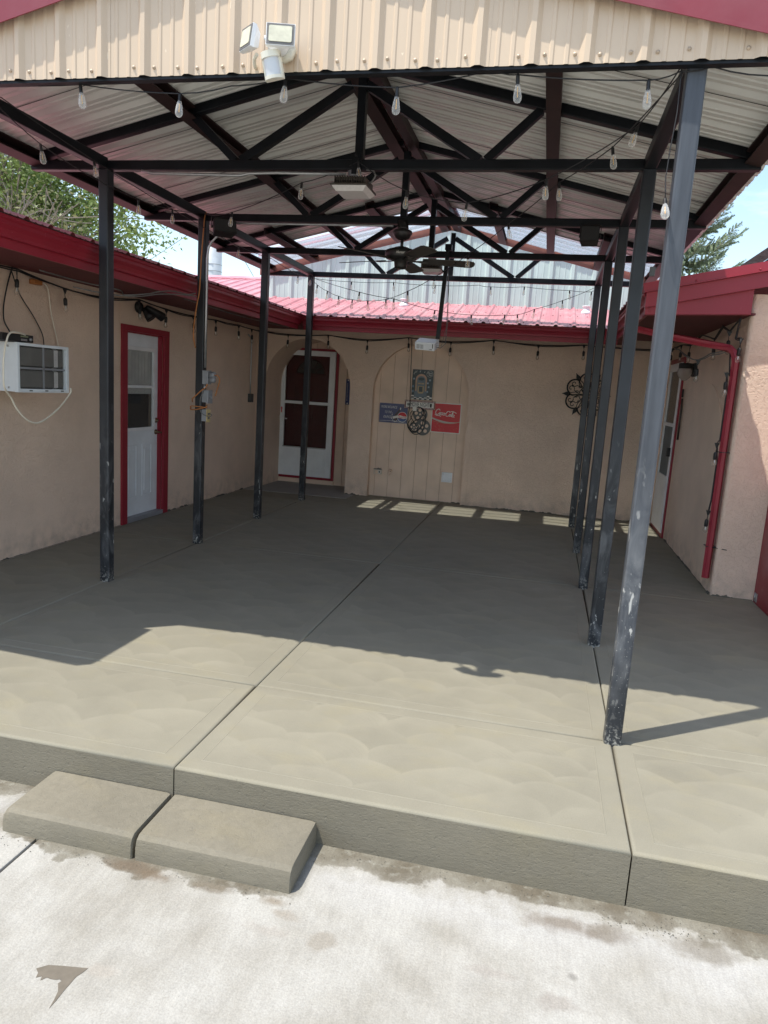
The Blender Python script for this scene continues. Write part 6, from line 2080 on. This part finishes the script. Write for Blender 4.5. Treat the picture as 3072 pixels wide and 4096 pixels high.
tree = empty('ash_tree', (-14.0, 13.0, -0.3), 'leafy ash tree with bare grey twigs beyond the left roof', 'tree')
b = MB()
tips = []
base = Vector((-14.0, 13.0, -0.3))
b.tube([base, base + Vector((0.1, 0, 1.4)), base + Vector((0.0, 0.1, 2.9))], 0.30, 10, taper=0.22)
top0 = base + Vector((0, 0.1, 2.9))
for (dx, dy, dz, l_) in ((0.9, -0.2, 0.55, 2.3), (0.55, 0.2, 0.95, 2.4), (-0.5, 0.2, 0.9, 2.3), (0.1, -0.5, 1.0, 2.4), (-0.2, 0.5, 1.0, 2.2), (0.75, -0.5, 0.35, 2.2), (1.0, 0.1, 0.28, 2.4)):
    grow(b, top0, (dx, dy, dz), 0.13, l_, 4, tips)
b.build('trunk', M['bark'], tree, fixn=False)


def leaf_cloud(name, tips_, matl, per, size, parent, spreadr, seed, droop=0.0):
    rg = random.Random(seed)
    vs, fs = [], []
    for (tp0, td) in tips_:
        m_ = per if isinstance(per, int) else rg.randint(*per)
        for _ in range(m_):
            c = tp0 + Vector((rg.gauss(0, 1), rg.gauss(0, 1), rg.gauss(0, 0.8) - droop)) * spreadr
            dr = Vector((rg.uniform(-1, 1), rg.uniform(-1, 1), rg.uniform(-0.9, 0.3))).normalized()
            sd_ = dr.cross(Vector((rg.uniform(-1, 1), rg.uniform(-1, 1), rg.uniform(-1, 1)))).normalized()
            L_ = size * rg.uniform(0.7, 1.3); W_ = L_ * 0.27
            i = len(vs)
            vs += [c, c + dr * L_ * 0.45 + sd_ * W_, c + dr * L_, c + dr * L_ * 0.45 - sd_ * W_]
            fs.append((i, i + 1, i + 2, i + 3))
    b = MB(); b.v = [tuple(v) for v in vs]; b.f = [list(f) for f in fs]; b.m = [0] * len(fs); b.sm = [False] * len(fs)
    return b.build(name, matl, parent, fixn=False)


rng2 = random.Random(3)
rng2.shuffle(tips)
# leafy clumps sit together, the rest is thin and twiggy
cl_c = [Vector((-10.6, 12.0, 5.6)), Vector((-10.2, 12.0, 6.1)), Vector((-10.8, 12.0, 5.1)), Vector((-11.2, 12.2, 5.7)), Vector((-11.0, 12.2, 5.0)), Vector((-11.8, 12.2, 5.3)), Vector((-11.5, 12.2, 8.9)), Vector((-11.4, 12.2, 9.6)), Vector((-9.5, 12.4, 5.9)), Vector((-10.6, 12.5, 6.9)), Vector((-8.3, 12.5, 4.9)), Vector((-8.9, 12.4, 5.3))]
dense = [q for q in tips if min((q[0] - c).length for c in cl_c) < 1.0]
thin = [q for q in tips if min((q[0] - c).length for c in cl_c) >= 1.0]
for c in cl_c:
    for _ in range(34):
        dense.append((c + Vector((rng2.gauss(0, 0.45), rng2.gauss(0, 0.45), rng2.gauss(0, 0.38))), Vector((0, 0, 1))))
leaf_cloud('crown', dense, M['leaf'], (13, 22), 0.115, tree, 0.13, 5, 0.5)
leaf_cloud('crown', thin, M['leaf_dry'], (2, 6), 0.10, tree, 0.16, 6, 0.4)

# blue spruce on the right
spr = empty('spruce_tree', (3.75, 14.2, -0.3), 'blue green spruce behind the right wing roof', 'tree')
sb0 = Vector((3.75, 14.2, -0.3))
MB().tube([sb0, sb0 + Vector((0, 0, 5)), sb0 + Vector((0.05, 0, 9.6))], 0.20, 8, taper=0.02).build('trunk', M['bark'], spr)
rg = random.Random(21)
bb = MB()
nv2, nf2 = [], []


def sprig(p, d, l, w_):
    """short bristly shoot: crossed needle fans round a twig"""
    d = d.normalized()
    for k in range(9):
        u = k / 8
        c = p + d * l * u
        for j in range(5):
            a = rg.uniform(0, 2 * PI)
            s1_ = d.cross(Vector((math.cos(a), math.sin(a), 0.3 * math.cos(2 * a)))).normalized()
            nd2 = (s1_ + d * 0.75).normalized()
            wv = nd2.cross(d).normalized() * 0.009
            tip = c + nd2 * w_ * rg.uniform(0.8, 1.2)
            i = len(nv2)
            nv2.extend([c - wv, c + wv, tip])
            nf2.append((i, i + 1, i + 2))


z = 3.6
while z < 9.3:
    nb2 = rg.randint(8, 10)
    off = rg.uniform(0, 6)
    rad = 0.30 * (9.8 - z) ** 0.92
    for k in range(nb2):
        a = off + 2 * PI * k / nb2 + rg.uniform(-0.25, 0.25)
        if math.sin(a) > 0.75: continue
        L_ = rad * rg.uniform(0.75, 1.12)
        d0 = Vector((math.cos(a), math.sin(a), 0))
        p0 = sb0 + Vector((0, 0, z + 0.3))
        pts = []
        for j in range(7):
            u = j / 6
            pts.append(p0 + d0 * (L_ * u) + Vector((0, 0, -0.28 * L_ * math.sin(u * 2.2) * 0.8 + 0.32 * L_ * u * u)))
        bb.tube(pts, 0.028, 5, taper=0.006)
        side = Vector((-d0.y, d0.x, 0))
        for j in range(2, 7):
            c = pts[j]
            tl_ = (0.16 + 0.42 * (1 - j / 7.5)) * min(1.0, L_)
            dirn = (pts[j] - pts[j - 1]).normalized()
            for s_ in (-1, 1):
                for h_ in range(3):
                    cc_ = c - dirn * 0.075 * h_
                    dv = (dirn * 0.65 + side * s_ * rg.uniform(0.5, 0.9) + Vector((0, 0, rg.uniform(-0.25, 0.25)))).normalized()
                    nseg = max(1, int(tl_ / 0.13))
                    for q in range(nseg):
                        sprig(cc_ + dv * 0.13 * q, dv + Vector((0, 0, 0.12 * q)), 0.15, 0.038)
                        if q < nseg - 1 and rg.random() < 0.75:
                            sprig(cc_ + dv * 0.13 * q, dv + dirn * rg.uniform(-0.3, 0.9) + Vector((0, 0, rg.uniform(-0.5, 0.25))), 0.12, 0.034)
            sprig(c, dirn, 0.16, 0.04)
        sprig(pts[-1], pts[-1] - pts[-2], 0.17, 0.04)
    z += rg.uniform(0.26, 0.36)
bb.build('limb', M['bark'], spr, fixn=False)
b = MB(); b.v = [tuple(v) for v in nv2]; b.f = [list(f) for f in nf2]; b.m = [0] * len(nf2); b.sm = [False] * len(nf2)
b.build('crown', M['needle'], spr, fixn=False)
